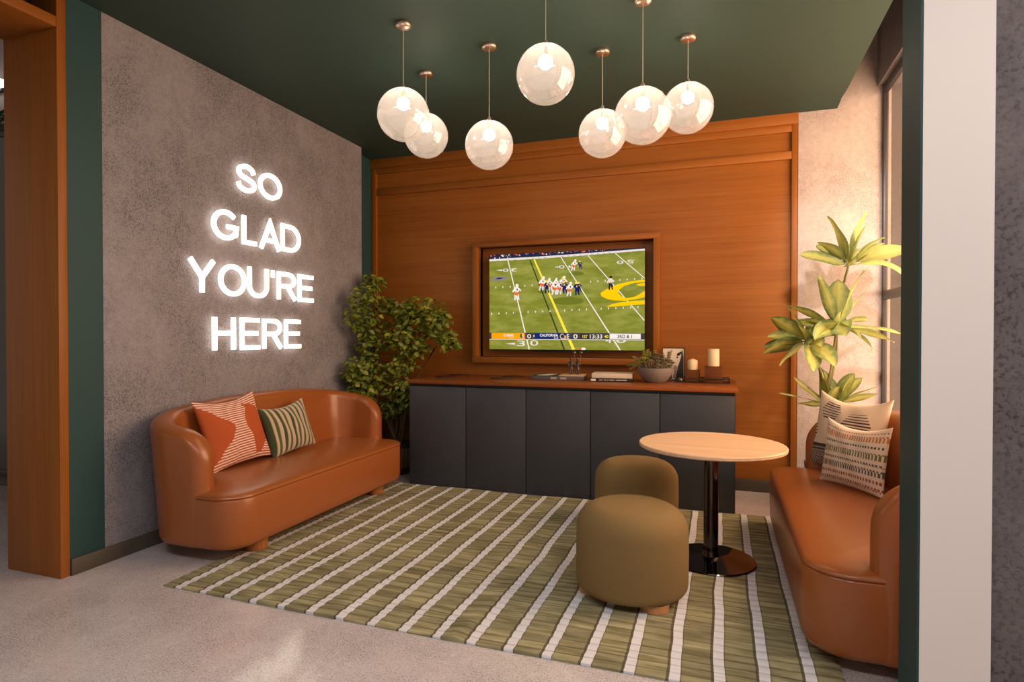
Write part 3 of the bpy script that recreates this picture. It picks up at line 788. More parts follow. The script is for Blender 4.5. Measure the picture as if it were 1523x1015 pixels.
# ------------------------------------------------------------------ television
tv = thing('television', 'wall mounted television showing a football game in the niche', 'television', (0,0,0))
TX0, TX1, TZ0, TZ1, TY = -2.150, -.640, 1.206, 2.136, 5.470
m = MB(); m.box((TX0-.004,TY+.001,TZ0-.008),(TX1+.004,TY+.04,TZ1+.004)); m.build('housing', M['tvblack'], tv, bevel=.003)
m = MB(); m.box((-1.75,TY+.04,1.45),(-1.05,ND,1.95)); m.build('wall_mount', M['black'], tv)
m = MB(); m.box((-1.70,TY+.012,TZ0-.022),(-1.12,TY+.035,TZ0-.006)); m.build('soundbar', M['tvblack'], tv, bevel=.003)
def homog(src):
    # source corners TL TR BR BL -> unit square (0,1)(1,1)(1,0)(0,0), solved by Gauss
    A = []; dst = [(0,1),(1,1),(1,0),(0,0)]
    for (x,y),(u,v_) in zip(src,dst):
        A.append([x,y,1,0,0,0,-u*x,-u*y,u]); A.append([0,0,0,x,y,1,-v_*x,-v_*y,v_])
    n = 8
    for i in range(n):
        p = max(range(i,n), key=lambda r:abs(A[r][i])); A[i],A[p] = A[p],A[i]
        for r in range(n):
            if r != i:
                k = A[r][i]/A[i][i]
                A[r] = [a-k*b for a,b in zip(A[r],A[i])]
    h = [A[i][8]/A[i][i] for i in range(n)]+[1]
    def f(x,y):
        w = h[6]*x+h[7]*y+1
        return ((h[0]*x+h[1]*y+h[2])/w, (h[3]*x+h[4]*y+h[5])/w)
    return f
HM = homog([(165,220),(1187,172),(1185,840),(168,835)])
SC = dict(grass=(.20,.215,.030), crowd=(.018,.022,.05), white=(.86,.76,.68), yellow=(.90,.72,.05), ddark=(.035,.05,.008), gold=(.95,.55,.003),
          orange=(.98,.33,.004), navy=(.006,.022,.14), bug=(.055,.045,.045), green=(.006,.13,.04), oran2=(.80,.12,.02), skin=(.35,.16,.08),
          navyp=(.012,.016,.09), pale=(.75,.66,.62), shade=(.150,.165,.018), grey=(.22,.20,.22), numb=(.62,.58,.46), yel2=(.85,.62,.12), dk=(.03,.025,.025))
SN = list(SC); SM = []
for k in SN:
    q = emis('screen_'+k, SC[k], 1.15)
    SM.append(q)
nt = SM[0].node_tree; em = [n for n in nt.nodes if n.type == 'EMISSION'][0]     # mottled turf
tc = nt.nodes.new('ShaderNodeTexCoord'); mp = nt.nodes.new('ShaderNodeMapping'); mp.inputs['Scale'].default_value = (7,1,22)
nz = nt.nodes.new('ShaderNodeTexNoise'); nz.inputs['Scale'].default_value = 1; nz.inputs['Detail'].default_value = 5
rp = nt.nodes.new('ShaderNodeValToRGB'); rp.color_ramp.elements[0].position = .35; rp.color_ramp.elements[1].position = .7
rp.color_ramp.elements[0].color = (.195,.205,.022,1); rp.color_ramp.elements[1].color = (.31,.30,.060,1)
nt.links.new(tc.outputs['Object'], mp.inputs[0]); nt.links.new(mp.outputs[0], nz.inputs['Vector']); nt.links.new(nz.outputs['Fac'], rp.inputs[0]); nt.links.new(rp.outputs[0], em.inputs['Color'])
scr = MB()
def scr_pt(cx, cy, lay):
    s, t = HM(cx, cy); s = min(max(s,0),1); t = min(max(t,0),1)
    return (TX0+(TX1-TX0)*s, TY-.0003*lay, TZ0+(TZ1-TZ0)*t)
def poly(pts, mat, lay=1): scr.add([scr_pt(x,y,lay) for x,y in pts], [tuple(range(len(pts)))], SN.index(mat))
def line(a, b, w, mat, lay=1, w2=None):
    dx, dy = b[0]-a[0], b[1]-a[1]; l = math.hypot(dx,dy); nx_, ny_ = -dy/l/2, dx/l/2; w2 = w2 or w
    poly([(a[0]+nx_*w,a[1]+ny_*w),(b[0]+nx_*w2,b[1]+ny_*w2),(b[0]-nx_*w2,b[1]-ny_*w2),(a[0]-nx_*w,a[1]-ny_*w)], mat, lay)
def blob(cx, cy, rx, ry, mat, lay=3, rot=0., n=12):
    c, s = math.cos(rot), math.sin(rot)
    poly([(cx+rx*math.cos(2*PI*k/n)*c-ry*math.sin(2*PI*k/n)*s, cy+rx*math.cos(2*PI*k/n)*s+ry*math.sin(2*PI*k/n)*c) for k in range(n)], mat, lay)
def words(body, x0, y0, x1, y1, mat, lay=6, flip=False):
    cu = bpy.data.curves.new('words', 'FONT'); cu.body = body; cu.size = 1
    tmp = bpy.data.objects.new('words', cu); COL.objects.link(tmp); bpy.context.view_layer.update()
    me = bpy.data.meshes.new_from_object(tmp.evaluated_get(bpy.context.evaluated_depsgraph_get()))
    bpy.data.objects.remove(tmp); bpy.data.curves.remove(cu)
    xs = [v_.co.x for v_ in me.vertices]; ys = [v_.co.y for v_ in me.vertices]
    a0, a1, b0, b1 = min(xs), max(xs), min(ys), max(ys)
    for off in ((0,0),(.9,0),(0,.9),(.9,.9)):       # thicken the strokes a little
        vs = []
        for v_ in me.vertices:
            p = (v_.co.x-a0)/(a1-a0); q = (v_.co.y-b0)/(b1-b0)
            if flip: p, q = 1-p, 1-q
            vs.append(scr_pt(x0+(x1-x0)*p+off[0], y1+(y0-y1)*q+off[1], lay))
        scr.add(vs, [tuple(p.vertices) for p in me.polygons], SN.index(mat))
    bpy.data.meshes.remove(me)
poly([(165,220),(1187,172),(1185,840),(168,835)], 'grass', 0)
poly([(165,218),(600,199),(1187,172),(1187,178),(700,216),(165,247)], 'crowd', 1)
rc = random.Random(2)
for i in range(130):
    f = rc.random(); x = 170+f*760; y0_ = 217-f*36; hh = 26*(1-f*.75)
    y = y0_+rc.random()*hh; blob(x, y, rc.uniform(3,7), rc.uniform(3,7), rc.choice(['pale','grey','navyp','navyp','oran2','dk']), 2, n=6)
poly([(165,247),(450,232),(700,215),(1187,177),(1187,190),(700,229),(450,246),(165,261)], 'pale', 2)
for i in range(26):
    f = i/26; x = 175+f*1010; y = 262-f*72-8*math.sin(PI*f)*.4
    line((x,y),(x+16,y+5), 4, 'shade', 2)
for i in range(9):                                   # patches of worn turf
    blob(rc.uniform(250,1100), rc.uniform(300,700), rc.uniform(40,90), rc.uniform(8,18), 'grass', 1)
blob(680,520,110,26,'shade',1); blob(740,340,50,14,'shade',1); blob(520,460,40,12,'shade',1)
line((288,255),(430,836),6,'white',2,8); line((638,235),(1025,838),5,'white',2,9); line((815,222),(1185,645),5,'white',2,8); line((993,207),(1187,370),5,'white',2,7)
line((432,250),(660,836),7,'ddark',2,10); line((460,246),(722,838),10,'yellow',2,20)
for i in range(21):
    x = 208+i*48; y = 432-(x-208)*.062
    if not 480 < x < 790: blob(x, y, 4, 7, 'pale', 3, n=6)
for i in range(21):
    x = 182+i*48; blob(x, 604-(x-182)*.048, 4, 8, 'pale', 3, n=6)
# numbers on the field
words('0',255,308,290,328,'pale',3,True); words('3',310,306,346,326,'pale',3,True); poly([(210,319),(250,313),(250,324)],'pale',3)
words('0',624,286,660,306,'pale',3,True); words('4',684,286,714,304,'pale',3,True); poly([(592,298),(620,292),(620,302)],'pale',3)
words('0',1004,256,1046,277,'pale',3,True); words('5',1072,250,1116,272,'pale',3,True)
words('3',348,778,402,814,'pale',3); words('0',437,776,488,810,'pale',3); poly([(272,800),(336,792),(336,805)],'pale',3)
words('4',928,762,968,790,'pale',3); words('0',1000,760,1062,790,'pale',3)
# blocky grey mark painted at the left, gold script letter at the right
poly([(170,388),(200,364),(286,362),(274,378),(236,380),(276,384),(270,388)],'grey',3); poly([(205,378),(222,368),(262,368),(240,376)],'navyp',4)
cal = lambda L: [(((840+x/9.23)-690)*4.413, ((360+y/9.23)-330)*4.413) for x, y in L]
outer = [(1100,515),(900,540),(720,582),(570,650),(492,700),(502,742),(580,780),(680,800),(830,806),(980,782),(1100,752)]
inner = [(1100,552),(960,560),(820,600),(742,660),(735,700),(780,745),(850,768),(950,752),(1020,720),(1100,668)]
for i in range(10):
    poly(cal([outer[i],outer[i+1],inner[min(i+1,9)],inner[i]]) if i < 9 else cal([outer[9],outer[10],inner[9]]), 'gold', 3)
poly(cal([(975,587),(1040,568),(1100,563),(1100,602),(1030,602)]),'gold',3)
poly(cal([(570,890),(650,850),(800,820),(950,806),(1100,800),(1100,852),(900,866),(700,882)]),'gold',3)
def player(x, y, h, team, lean=0.):
    """small standing or crouching player, feet at (x, y)"""
    top, leg, hel = dict(w=('white','oran2','white'), n=('navyp','navyp','yel2'), r=('pale','dk','dk'))[team]
    L = lambda a, b: (x+a*h+lean*b*h, y-b*h)
    line(L(-.10,0), L(-.06,.45), h*.10, 'pale' if team == 'w' else leg, 4, h*.14); line(L(.14,.02), L(.06,.45), h*.10, 'pale' if team == 'w' else leg, 4, h*.14)
    p = L(0,.42); blob(p[0], p[1], h*.14, h*.13, leg, 5)
    p = L(0,.66); blob(p[0], p[1], h*.16, h*.20, top, 5, lean*.5)
    line(L(-.12,.74), L(-.24,.50), h*.09, top, 5); line(L(.12,.74), L(.26,.58), h*.09, top, 5)
    p = L(.02,.92); blob(p[0], p[1], h*.10, h*.10, hel, 6)
    p = L(.03,.66); blob(p[0], p[1], h*.05, h*.07, 'dk' if team == 'w' else 'yel2', 6, n=6)
for a in ((345,515,105,'w',.02),(505,452,92,'w',.2),(545,468,84,'n',0),(590,480,100,'w',.15),(568,455,84,'w',-.1),(622,478,98,'w',.15),(640,455,92,'n',.1),(600,440,70,'w',.1),
          (665,470,86,'n',-.1),(688,488,92,'w',.15),(650,445,88,'w',.1),(745,482,88,'n',-.1),(762,462,66,'n',-.15),(714,322,74,'w',.25),(768,312,56,'n',-.15),(963,446,90,'r',0)):
    player(*a)
blob(786,832,15,10,'white',4); blob(760,832,8,6,'oran2',4)
# score strip
poly([(165,727),(1186,729),(1186,770),(165,769)],'bug',4); poly([(182,729),(398,729),(404,768),(182,767)],'orange',5)
words('5 MIAMI',262,736,326,752,'white',7); words('5-0',300,756,326,764,'yel2',7)
poly([(370,734),(382,734),(382,750),(388,758),(382,764),(370,756)],'green',6); poly([(397,734),(404,734),(404,758),(392,764),(390,756),(397,752)],'oran2',6); 
for k in range(4): blob(389,736+k*8,4,3,'white',6,n=6)
words('0',417,737,441,762,'white',7); blob(461,748,4,7,'pale',6)
poly([(468,730),(690,730),(690,768),(468,767)],'navy',5); words('CALIFORNIA',500,734,618,751,'white',7); words('3-2',592,755,620,765,'pale',7)
words('Cal',632,733,680,766,'gold',7); words('E',682,735,692,764,'pale',6)
words('0',720,736,746,763,'white',7); poly([(765,732),(822,732),(822,768),(765,768)],'dk',5); words('1ST',780,741,812,760,'yel2',7); words('13:33',828,737,908,762,'white',7); words('40',922,741,948,759,'yellow',7)
poly([(957,731),(1160,732),(1160,766),(957,766)],'white',5); words('3RD & 1',1008,738,1102,759,'dk',7)
poly([(165,769),(1186,770),(1186,774),(165,773)],'pale',5)
scr.build('screen', SM, tv, 0, fix=False)

# ------------------------------------------------------------------ ottomans and table
def ottoman(label, loc, rz):
    t = thing('ottoman', label, 'ottoman', loc, rz, 'mustard ottomans')
    R_, Hh = .283, .475
    pr = [(0,.044),(R_-.03,.044),(R_-.012,.050),(R_-.003,.064),(R_,.085),(R_+.002,.22)]
    for k in range(11):
        a = PI/2*k/10; pr.append((R_-.125+.125*math.cos(a), Hh-.135+.125*math.sin(a)))
    pr += [(R_-.20,Hh-.004),(R_-.26,Hh-.001),(0,Hh)]
    m = MB(); m.lathe(pr, (0,0,0), 72); m.build('body', M['boucle'], t, 60)
    for k in range(3):
        a = math.radians(-48+120*k)
        m = MB(); m.lathe([(0,0),(.066,0),(.069,.003),(.069,.043),(0,.043)], (.198*math.cos(a), .198*math.sin(a), 0), 32); m.build('foot', M['foot_wood'], t)
ottoman('round mustard ottoman in the foreground, in front of the round table', (-.425,3.085,RUG), 0)
ottoman('round mustard ottoman behind the nearer one, beside the sideboard', (-.543,4.165,RUG), .3)
t = thing('pedestal_table', 'round pale wood pedestal table beside the window sofa', 'table', (-.044,3.70,RUG))
m = MB(); m.lathe([(0,.668),(.405,.668),(.416,.674),(.417,.688),(.413,.693),(0,.693)], (0,0,0), 96); m.build('tabletop', M['table_wood'], t)
m = MB(); m.lathe([(.042,.055),(.042,.66)], (0,0,0), 40); m.build('column', M['chrome'], t)
m = MB(); m.lathe([(.10,.655),(.10,.668)], (0,0,0), 40); m.build('mounting_plate', M['black'], t)
m = MB(); m.lathe([(0,0),(.250,0),(.254,.004),(.250,.010),(.10,.024),(.052,.030),(.050,.034),(.047,.062),(0,.062)], (0,0,0), 72); m.build('base', M['chrome'], t, 50)

# ------------------------------------------------------------------ pendants
pend = [(-1.817,3.197,2.686,'clear-looking globe pendant at far left, front of the overlapping left pair'),
        (-2.000,3.845,2.784,'smaller-looking globe pendant at left, partly hidden behind the front left one'),
        (-1.424,3.620,2.588,'low globe pendant hanging alone left of centre'),
        (-.892,3.100,2.756,'high globe pendant in the centre of the cluster'),
        (-.740,3.937,2.688,'globe pendant right of centre, partly hidden by the front right one'),
        (-.412,3.405,2.581,'large-looking globe pendant at front right, between two others'),
        (-.194,3.933,2.787,'rightmost globe pendant, close to the wood wall top')]
for x, y, z, l in pend:
    t = thing('pendant_light', 'white glass '+l, 'pendant lamp', (x,y,ZC), 0, 'globe pendants')
    dz = z-ZC; R_ = .157
    m = MB(); m.lathe([(0,0),(.045,0),(.047,-.004),(.047,-.020),(.043,-.025),(.012,-.028),(0,-.028)], (0,0,0), 36); m.build('canopy', M['brass'], t, 50)
    m = MB(); m.tube([(0,0,-.026),(0,0,dz+R_+.02)], .0022, 8); m.build('cord', M['cord'], t)
    m = MB(); m.lathe([(0,dz+R_+.026),(.010,dz+R_+.024),(.012,dz+R_+.004),(.026,dz+R_-.001),(.026,dz+R_-.008),(0,dz+R_-.008)], (0,0,0), 24); m.build('cap', M['brass'], t, 50)
    m = MB(); m.sphere((0,0,dz), R_, 64, 32); gb = m.build('globe', M['shell'], t, 180)
    m = MB(); m.tube([(0,0,dz+R_-.006),(0,0,dz+.105)], .010, 12); m.build('lamp_holder', M['brass'], gb)
    m = MB(); m.sphere((0,0,dz+.068), .037, 32, 16); m.build('bulb', M['bulb'], gb, 180)

# ------------------------------------------------------------------ glowing sign
sign = thing('light_sign', 'glowing white letters reading SO GLAD YOU\'RE HERE on the concrete wall', 'sign', (XL,0,0))
def arc(cx, cy, rx, ry, a0, a1, n=24): return [(cx+rx*math.cos(math.radians(a0+(a1-a0)*k/n)), cy+ry*math.sin(math.radians(a0+(a1-a0)*k/n))) for k in range(n+1)]
def catmull(P, n=8):
    out = []
    for i in range(len(P)-1):
        p0, p1, p2, p3 = P[max(i-1,0)], P[i], P[i+1], P[min(i+2,len(P)-1)]
        for k in range(n):
            t_ = k/n; out.append(tuple(.5*(2*b+(c-a)*t_+(2*a-5*b+4*c-d)*t_*t_+(-a+3*b-3*c+d)*t_**3) for a,b,c,d in zip(p0,p1,p2,p3)))
    return out+[P[-1]]
GL = {}   # centre-line strokes in a unit box, closed flag
GL['S'] = [(catmull([(.93,.74),(.82,.91),(.5,1.0),(.16,.90),(.06,.74),(.18,.58),(.5,.50),(.84,.41),(.96,.25),(.84,.08),(.5,.0),(.14,.09),(.03,.28)]), False)]
GL['O'] = [(arc(.5,.5,.5,.5,0,360,40)[:-1], True)]
GL['G'] = [(arc(.5,.5,.5,.5,42,318,36)+[(.93,.17),(.97,.45),(.55,.45)], False)]
GL['L'] = [([(0,1),(0,0),(1,0)], False)]
GL['A'] = [([(0,-.05),(.5,1.0),(1,-.05)], False), ([(.17,.30),(.83,.30)], False)]
GL['D'] = [([(0,0),(0,1)]+[(.45,1)]+arc(.45,.5,.55,.5,80,-80,20)+[(.45,0)], True)]
GL['Y'] = [([(0,1.05),(.5,.46),(1,1.05)], False), ([(.5,.5),(.5,-.05)], False)]
GL['U'] = [([(0,1.07),(0,.35)]+arc(.5,.35,.5,.35,190,350,20)+[(1,.35),(1,1.07)], False)]
GL["'"] = [([(.5,1.2),(.5,-.2)], False)]
GL['R'] = [([(0,-.06),(0,1)]+[(.55,1)]+arc(.58,.75,.36,.25,80,-80,14)+[(.55,.5),(0,.5)], False), ([(.52,.5),(1,-.05)], False)]
GL['E'] = [([(1,1),(0,1),(0,0),(1.02,0)], False), ([(0,.52),(.92,.52)], False)]
GL['H'] = [([(0,1.06),(0,-.06)], False), ([(1,1.06),(1,-.06)], False), ([(0,.52),(1,.52)], False)]
SW = .034
def ribbon(mb, pts, closed, w, d0, d1):
    n = len(pts); Lft, Rgt = [], []
    for i in range(n):
        if closed: a, b, c = pts[i-1], pts[i], pts[(i+1)%n]
        else: a, b, c = pts[max(i-1,0)], pts[i], pts[min(i+1,n-1)]
        def nrm(p, q):
            dx, dy = q[0]-p[0], q[1]-p[1]; l = math.hypot(dx,dy) or 1; return (-dy/l, dx/l)
        n1 = nrm(a,b) if a != b else nrm(b,c); n2 = nrm(b,c) if b != c else n1
        mx, my = n1[0]+n2[0], n1[1]+n2[1]; l2 = mx*mx+my*my
        k = 2/l2 if l2 > .35 else 2/.35
        Lft.append((b[0]+mx*k*w/2, b[1]+my*k*w/2)); Rgt.append((b[0]-mx*k*w/2, b[1]-my*k*w/2))
    vs = []
    for i in range(n):
        for (p, d) in ((Lft[i],d1),(Rgt[i],d1),(Rgt[i],d0),(Lft[i],d0)): vs.append((d, p[0], p[1]))
    fs = []
    for i in range(n if closed else n-1):
        j = (i+1) % n
        for k in range(4): fs.append((i*4+k, i*4+(k+1)%4, j*4+(k+1)%4, j*4+k))
    if not closed: fs += [(0,1,2,3), ((n-1)*4+3,(n-1)*4+2,(n-1)*4+1,(n-1)*4)]
    mb.add(vs, fs)
letters = [('S',3.487,3.703,2.424,2.646),('O',3.716,3.981,2.424,2.640),('G',3.262,3.520,2.034,2.262),('L',3.545,3.715,2.030,2.272),('A',3.722,3.965,2.018,2.262),('D',3.966,4.208,2.034,2.269),
           ('Y',3.060,3.300,1.633,1.883),('O',3.322,3.590,1.629,1.873),('U',3.600,3.824,1.630,1.877),("'",3.846,3.898,1.795,1.879),('R',3.918,4.157,1.630,1.870),('E',4.170,4.390,1.628,1.870),
           ('H',3.265,3.480,1.230,1.484),('E',3.522,3.740,1.230,1.482),('R',3.752,3.984,1.230,1.480),('E',4.002,4.220,1.230,1.480)]
for ch, y0, y1, z0, z1 in letters:
    mb = MB(); s = SW/2+.004
    for pts, closed in GL[ch]:
        ribbon(mb, [(y0+s+(y1-y0-2*s)*a, z0+s+(z1-z0-2*s)*b) for a, b in pts], closed, SW if ch != "'" else .028, .020, .036)
    o = mb.build('letter', M['sign'], sign, 0)

# ------------------------------------------------------------------ plants
def pot_thing(t, prof, mat, soil_z, soil_r):
    m = MB(); m.lathe(prof, (0,0,0), 48); pt = m.build('pot', mat, t, 50)
    m = MB(); m.lathe([(0,soil_z+.01),(soil_r,soil_z),(soil_r,soil_z-.02),(0,soil_z-.02)], (0,0,0), 32); m.build('soil', M['soil'], pt)
    return pt
t = thing('leafy_tree', 'bushy dark green potted tree in the corner left of the sideboard', 'potted plant', (-2.98,5.09,0))
pt = pot_thing(t, [(0,0),(.13,0),(.135,.01),(.15,.08),(.165,.27),(.170,.30),(.160,.30),(.150,.27),(0,.26)], M['pot_dark'], .275, .152)
m = MB()
for k in range(28):
    a = 2*PI*k/28; m.box((-.010,-.004,0),(.010,.004,.001))
    o_ = len(m.v)-8
    for i in range(o_, o_+8):
        x, y, z = m.v[i]; zz = .07 if z < .0005 else .26; rr = .152 if zz < .1 else .168
        m.v[i] = ((rr+y)*math.cos(a)-x*math.sin(a), (rr+y)*math.sin(a)+x*math.cos(a), zz)
m.build('pot_slats', M['pot_bronze'], pt)
blobs = [(-3.22,1.87,.09),(-3.28,1.72,.13),(-3.08,1.65,.10),(-3.30,1.54,.16),(-3.19,1.34,.19),(-3.26,1.16,.19),(-3.36,.98,.13),(-3.38,.95,.08),(-3.29,.80,.17),(-3.36,.74,.08),(-3.12,.94,.15),
         (-2.82,1.60,.13),(-2.60,1.56,.15),(-2.71,1.42,.18),(-2.50,1.40,.13),(-2.38,1.27,.09),(-2.89,1.30,.16),(-2.89,1.06,.14),(-2.75,1.23,.13),(-2.97,.77,.15),(-2.83,.84,.12),(-2.80,.70,.10),(-3.02,.63,.10),(-2.89,1.53,.10),(-2.46,1.50,.07),(-2.42,1.33,.08)]
rl = random.Random(21)
mb = MB(); st = MB()
base = Vector((0,0,.27)); O = Vector((-2.98,5.09,0))
trunks = [[(0.02,-.02,.27),(-.10,-.03,.7),(-.20,.0,1.2),(-.22,.0,1.6),(-.22,0,1.85)],[(.03,.02,.27),(.06,.02,.7),(.10,.0,1.1),(.22,-.02,1.4),(.36,-.03,1.54)],[(-.03,.03,.27),(.0,.06,.8),(-.04,.05,1.2),(.1,.02,1.5),(.16,0,1.6)],
          [(.04,-.05,.27),(-.06,-.12,.6),(-.22,-.16,.8),(-.36,-.16,.95)],[(.05,0,.27),(.14,-.08,.55),(.17,-.08,.8)],[(.0,.0,.27),(.20,.02,.9),(.42,.0,1.22),(.55,0,1.36)]]
for p in trunks: st.tube(p, [.012-.0075*i/(len(p)-1) for i in range(len(p))], 8)
allp = [Vector(p) for tr in trunks for p in tr]
for bx, bz, br in blobs:
    by = 5.06
    if bx < -3.27: by, bx, bz = 4.82, bx*.958-.03, 1.35+(bz-1.35)*.955
    c = Vector((bx, by, bz))-O
    near = min(allp, key=lambda q:(q-c).length)
    st.tube([near, near.lerp(c,.5)+Vector((0,0,.02)), c], [.005,.0035,.002], 6)
    n = int(52+2600*br*br)
    for i in range(n):
        while True:
            d = Vector((rl.uniform(-1,1), rl.uniform(-1,1), rl.uniform(-1,1)))
            if d.length < 1: break
        p = c+Vector((d.x*br, d.y*min(br*1.2,.26), d.z*br))
        if (p+O).x < -3.35 or ((p+O).y < 4.72 and (p+O).z < .95) or (p+O).y > 5.42: continue
        a = rl.random()*6.28; dr = Vector((math.cos(a), math.sin(a), rl.uniform(-.9,.25)))
        nn_ = Vector((rl.uniform(-.4,.4), -.7+rl.uniform(-.4,.4), .8))
        small_leaf(mb, p, dr, rl.uniform(.048,.072), rl.uniform(.040,.056), max(0, rl.uniform(-.5,.75)), nn_, .15)
st.build('branches', M['bark'], t)
mb.build('foliage', M['leaf_small'], t, 0, fix=False)

def big_leaf(mb, base, az, el, L, wd, droop, g, twist=0., cup=.22):
    """long paddle leaf: starts at elevation el, bends down by droop along its length"""
    n, q = 12, [-1,-.5,0,.5,1]
    p = Vector(base); rows = []; step = L/n
    for i in range(n+1):
        s = i/n; e = el-droop*s*s
        d = Vector((math.cos(az)*math.cos(e), math.sin(az)*math.cos(e), math.sin(e)))
        side = Vector((-math.sin(az), math.cos(az), 0)); up = side.cross(d)*-1
        side = (side*math.cos(twist)+up*math.sin(twist)); up2 = side.cross(d)*-1
        if s < .16: wv = wd*.5*(.10+.35*s)
        else: wv = wd*.5*(max(0, math.sin(PI*((s-.10)/.90)**.82)))**.62
        wv = max(wv, .002)
        rows.append([p+side*(wv*k)+up2*(cup*wv*abs(k)**1.5)+up2*(.006*math.sin(9*s+az*3)*k) for k in q])
        if i < n: p = p+d*step
    for i in range(n):
        for j in range(4):
            ca = [(min(1,abs(q[j])*.95),g,0),(min(1,abs(q[j+1])*.95),g,0),(min(1,abs(q[j+1])*.95),g,0),(min(1,abs(q[j])*.95),g,0)]
            mb.add([rows[i][j],rows[i][j+1],rows[i+1][j+1],rows[i+1][j]], [(0,1,2,3)], 0, ca)
PX, PY = .80, 5.10
t = thing('broadleaf_plant', 'tall potted plant with broad yellow-green leaves behind the window sofa', 'potted plant', (PX,PY,0))
pot_thing(t, [(0,0),(.14,0),(.145,.01),(.17,.32),(.175,.36),(.165,.36),(.155,.33),(0,.32)], M['pot_dark'], .33, .158)
st = MB()
A_, B_, C_, D_ = Vector((.125,0,1.885)), Vector((.045,-.02,1.42)), Vector((-.155,-.04,1.30)), Vector((.02,-.03,.80))
def stem(p): st.tube(catmull([Vector(q) for q in p], 6), [.013-.005*i/(6*(len(p)-1)) for i in range(6*(len(p)-1)+1)], 10)
stem([(.01,0,.33),(-.01,0,.85),(.045,.01,1.2),(.05,.02,1.5),tuple(A_)])
stem([(.0,.02,.33),(-.03,0,.80),(.01,-.01,1.1),tuple(B_)])
stem([(-.02,-.02,.33),(-.06,-.02,.85),(-.075,-.03,1.10),tuple(C_)])
st.build('stem', M['green_stem'], t, 60)
rp_ = random.Random(4)
def rosette(c, spec):
    mb = MB()
    for az, el, L, wd, dr, g in spec:
        a = math.radians(az); b0 = c+Vector((math.cos(a)*.012, math.sin(a)*.012, rp_.uniform(-.02,.02)))
        big_leaf(mb, b0, a, math.radians(min(el+4,86) if el > 55 else el), L*(1.2 if el > 55 else 1.04), wd*(1.3 if wd > .06 else 1.1), math.radians(dr), g, rp_.choice((-1,1))*rp_.uniform(.25,.95))
    return mb
# azimuth: 0 = towards the window, 180 = towards the oak wall, 270 = towards the camera
A_spec = [(20,72,.36,.135,12,.55),(205,66,.33,.135,14,.35),(300,60,.27,.12,20,.15),(355,15,.40,.12,20,.75),(180,20,.33,.105,15,.2),(150,45,.28,.09,25,.1),(190,45,.26,.08,30,.25),(330,0,.36,.11,55,.5),
          (40,30,.30,.10,30,.4),(85,50,.30,.12,25,.3),(120,20,.30,.10,30,.1),(270,10,.22,.10,45,.1),(315,40,.30,.10,30,.35),(10,40,.28,.09,20,.3)]
B_spec = [(265,84,.30,.15,18,.35),(205,68,.34,.075,8,.25),(330,66,.36,.10,14,.3),(20,52,.36,.055,5,.45),(178,30,.38,.075,12,.1),(190,14,.26,.06,10,.05),(2,-2,.40,.075,18,.35),(345,-12,.36,.08,18,.4),
          (330,-30,.30,.10,30,.45),(275,-15,.22,.13,35,.3),(232,0,.30,.10,60,.2),(222,-20,.34,.11,40,.3),(155,10,.34,.08,25,.1),(300,-8,.24,.10,55,.35),(80,40,.3,.1,30,.2),(110,10,.3,.1,40,.2),(40,20,.3,.09,30,.3),(270,50,.18,.10,50,.6)]
C_spec = [(182,38,.30,.115,10,.0),(200,60,.27,.11,12,.1),(250,35,.26,.115,25,.05),(186,6,.27,.10,10,.05),(190,-12,.32,.105,20,.05),(215,-30,.29,.105,15,.1),(178,-2,.30,.09,25,.0),(285,10,.22,.10,60,.1),
          (300,-20,.32,.11,40,.2),(270,-35,.34,.12,30,.15),(90,30,.28,.10,35,.1),(130,20,.28,.10,30,.1),(20,25,.24,.09,40,.2),(320,40,.24,.09,40,.1),(60,60,.22,.09,20,.1)]
D_spec = [(184,40,.34,.05,-6,.15),(180,16,.36,.022,8,.1),(186,4,.24,.05,5,.1),(0,62,.24,.13,10,.2),(20,50,.30,.09,8,.2),(5,28,.32,.055,10,.25),(350,20,.30,.06,5,.3),(160,75,.25,.10,8,.2),(320,60,.24,.10,12,.5),(270,55,.2,.1,20,.3),(100,60,.25,.1,15,.2),(210,70,.25,.08,10,.15)]
for c, sp in ((A_,A_spec),(B_,B_spec),(C_,C_spec),(D_,D_spec)):
    rosette(c, sp).build('leaf_rosette', M['leaf_big'], t, 180, fix=False)

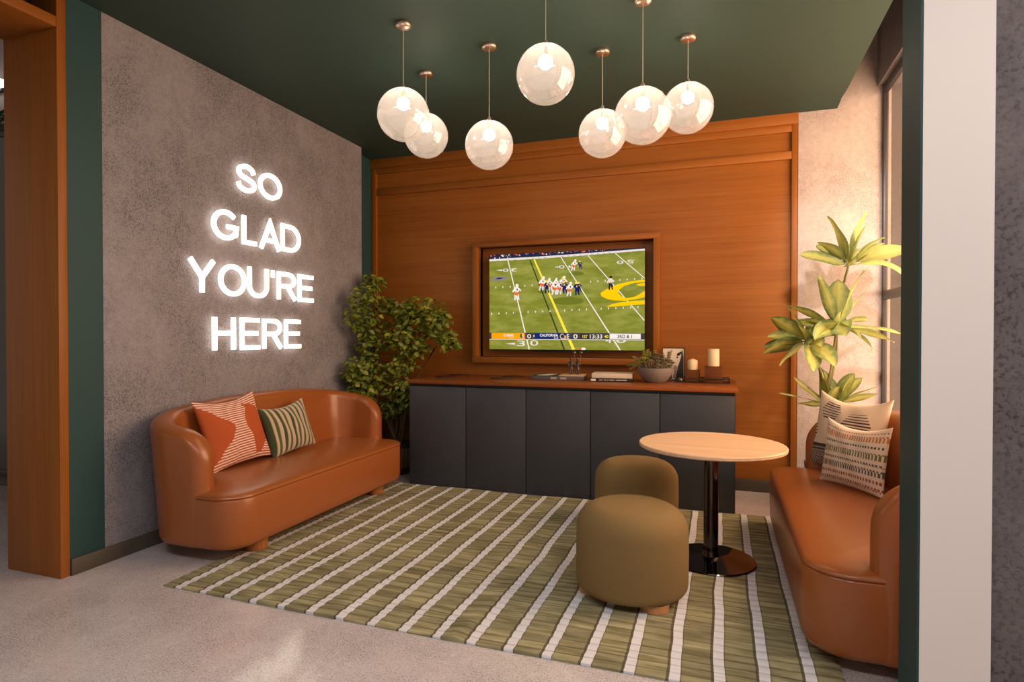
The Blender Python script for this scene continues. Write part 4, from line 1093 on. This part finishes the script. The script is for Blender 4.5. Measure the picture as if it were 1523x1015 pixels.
# ------------------------------------------------------------------ added fill panels under the corridor ceiling, out of view
def panel(x, y, sx, sy, z, power, label):
    t = thing('fill_panel', label, 'fill light', (x,y,z), 0, 'added corridor fill panels')
    m = MB(); m.box((-sx/2-.03,-sy/2-.03,-.03),(sx/2+.03,sy/2+.03,-.001)); m.build('frame', M['cream'], t, bevel=.004)
    m = MB(); m.box((-sx/2,-sy/2,-.034),(sx/2,sy/2,-.030)); m.build('diffuser', emis('fill_panel_glow', (1,.93,.90), power), t)
panel(-1.7, .2, 1.2, .5, ZC, 15.0, 'added rectangular fill panel under the corridor ceiling, left of the viewpoint')
panel(1.3, .75, .5, .9, ZC, 24.0, 'added fill panel under the corridor ceiling, to the right of the viewpoint')
panel(.3, .0, 1.2, .5, ZC, 15.0, 'added rectangular fill panel under the corridor ceiling, above the viewpoint')

# added wall-washing spotlight, unseen in the slot between ceiling and window wall
def spot(x, y, z, aim, energy, angle, label):
    t = thing('fill_spotlight', label, 'spotlight', (x,y,z), 0, 'added spotlights in the ceiling slot')
    d = (Vector(aim)-Vector((x,y,z))).normalized()
    m = MB(); m.tube([-d*.09, d*.03], .035, 24); m.build('can', M['black'], t)
    m = MB(); m.tube([(0,0,.0),(0,0,.14)], .008, 10); m.build('stem', M['black'], t)
    l = bpy.data.lights.new('fill_spot_beam', 'SPOT'); l.energy = energy; l.color = (1,.86,.77); l.spot_size = math.radians(angle); l.spot_blend = 1; l.shadow_soft_size = .12
    o = bpy.data.objects.new('fill_spot_beam', l); COL.objects.link(o); o.parent = t; o.location = d*.035; o.rotation_euler = d.to_track_quat('-Z','Y').to_euler()
spot(1.06, 2.75, 3.44, (1.12,5.5,1.6), 330, 44, 'added black spotlight hidden in the ceiling slot, aimed at the potted plant')
# ------------------------------------------------------------------ daylight and world
w = bpy.data.worlds.new('world'); scene.world = w; w.use_nodes = True
bg = w.node_tree.nodes['Background']; bg.inputs[0].default_value = (1.0, .80, .67, 1); bg.inputs[1].default_value = .36
ld = bpy.data.lights.new('window_daylight', 'AREA'); ld.shape = 'RECTANGLE'; ld.size = 2.9; ld.size_y = 2.6; ld.energy = 275; ld.color = (1, .85, .74)
lo = bpy.data.objects.new('window_daylight', ld); COL.objects.link(lo); lo.location = (1.60,3.95,1.95); lo.rotation_euler = (0, PI/2, 0)

# ------------------------------------------------------------------ camera
f = 882.0
cam = bpy.data.cameras.new('camera'); co = bpy.data.objects.new('camera', cam); COL.objects.link(co)
cam.sensor_width = 36; cam.lens = f/1523*36; cam.clip_start = .05
co.location = (0,0,1.35)
co.rotation_euler = (PI/2-math.atan(9.5/f), 0, math.atan(308.5/f))
scene.camera = co
vs = scene.view_settings
vs.view_transform = 'Standard'; vs.look = 'None'; vs.exposure = 0; vs.gamma = 1; vs.use_curve_mapping = False
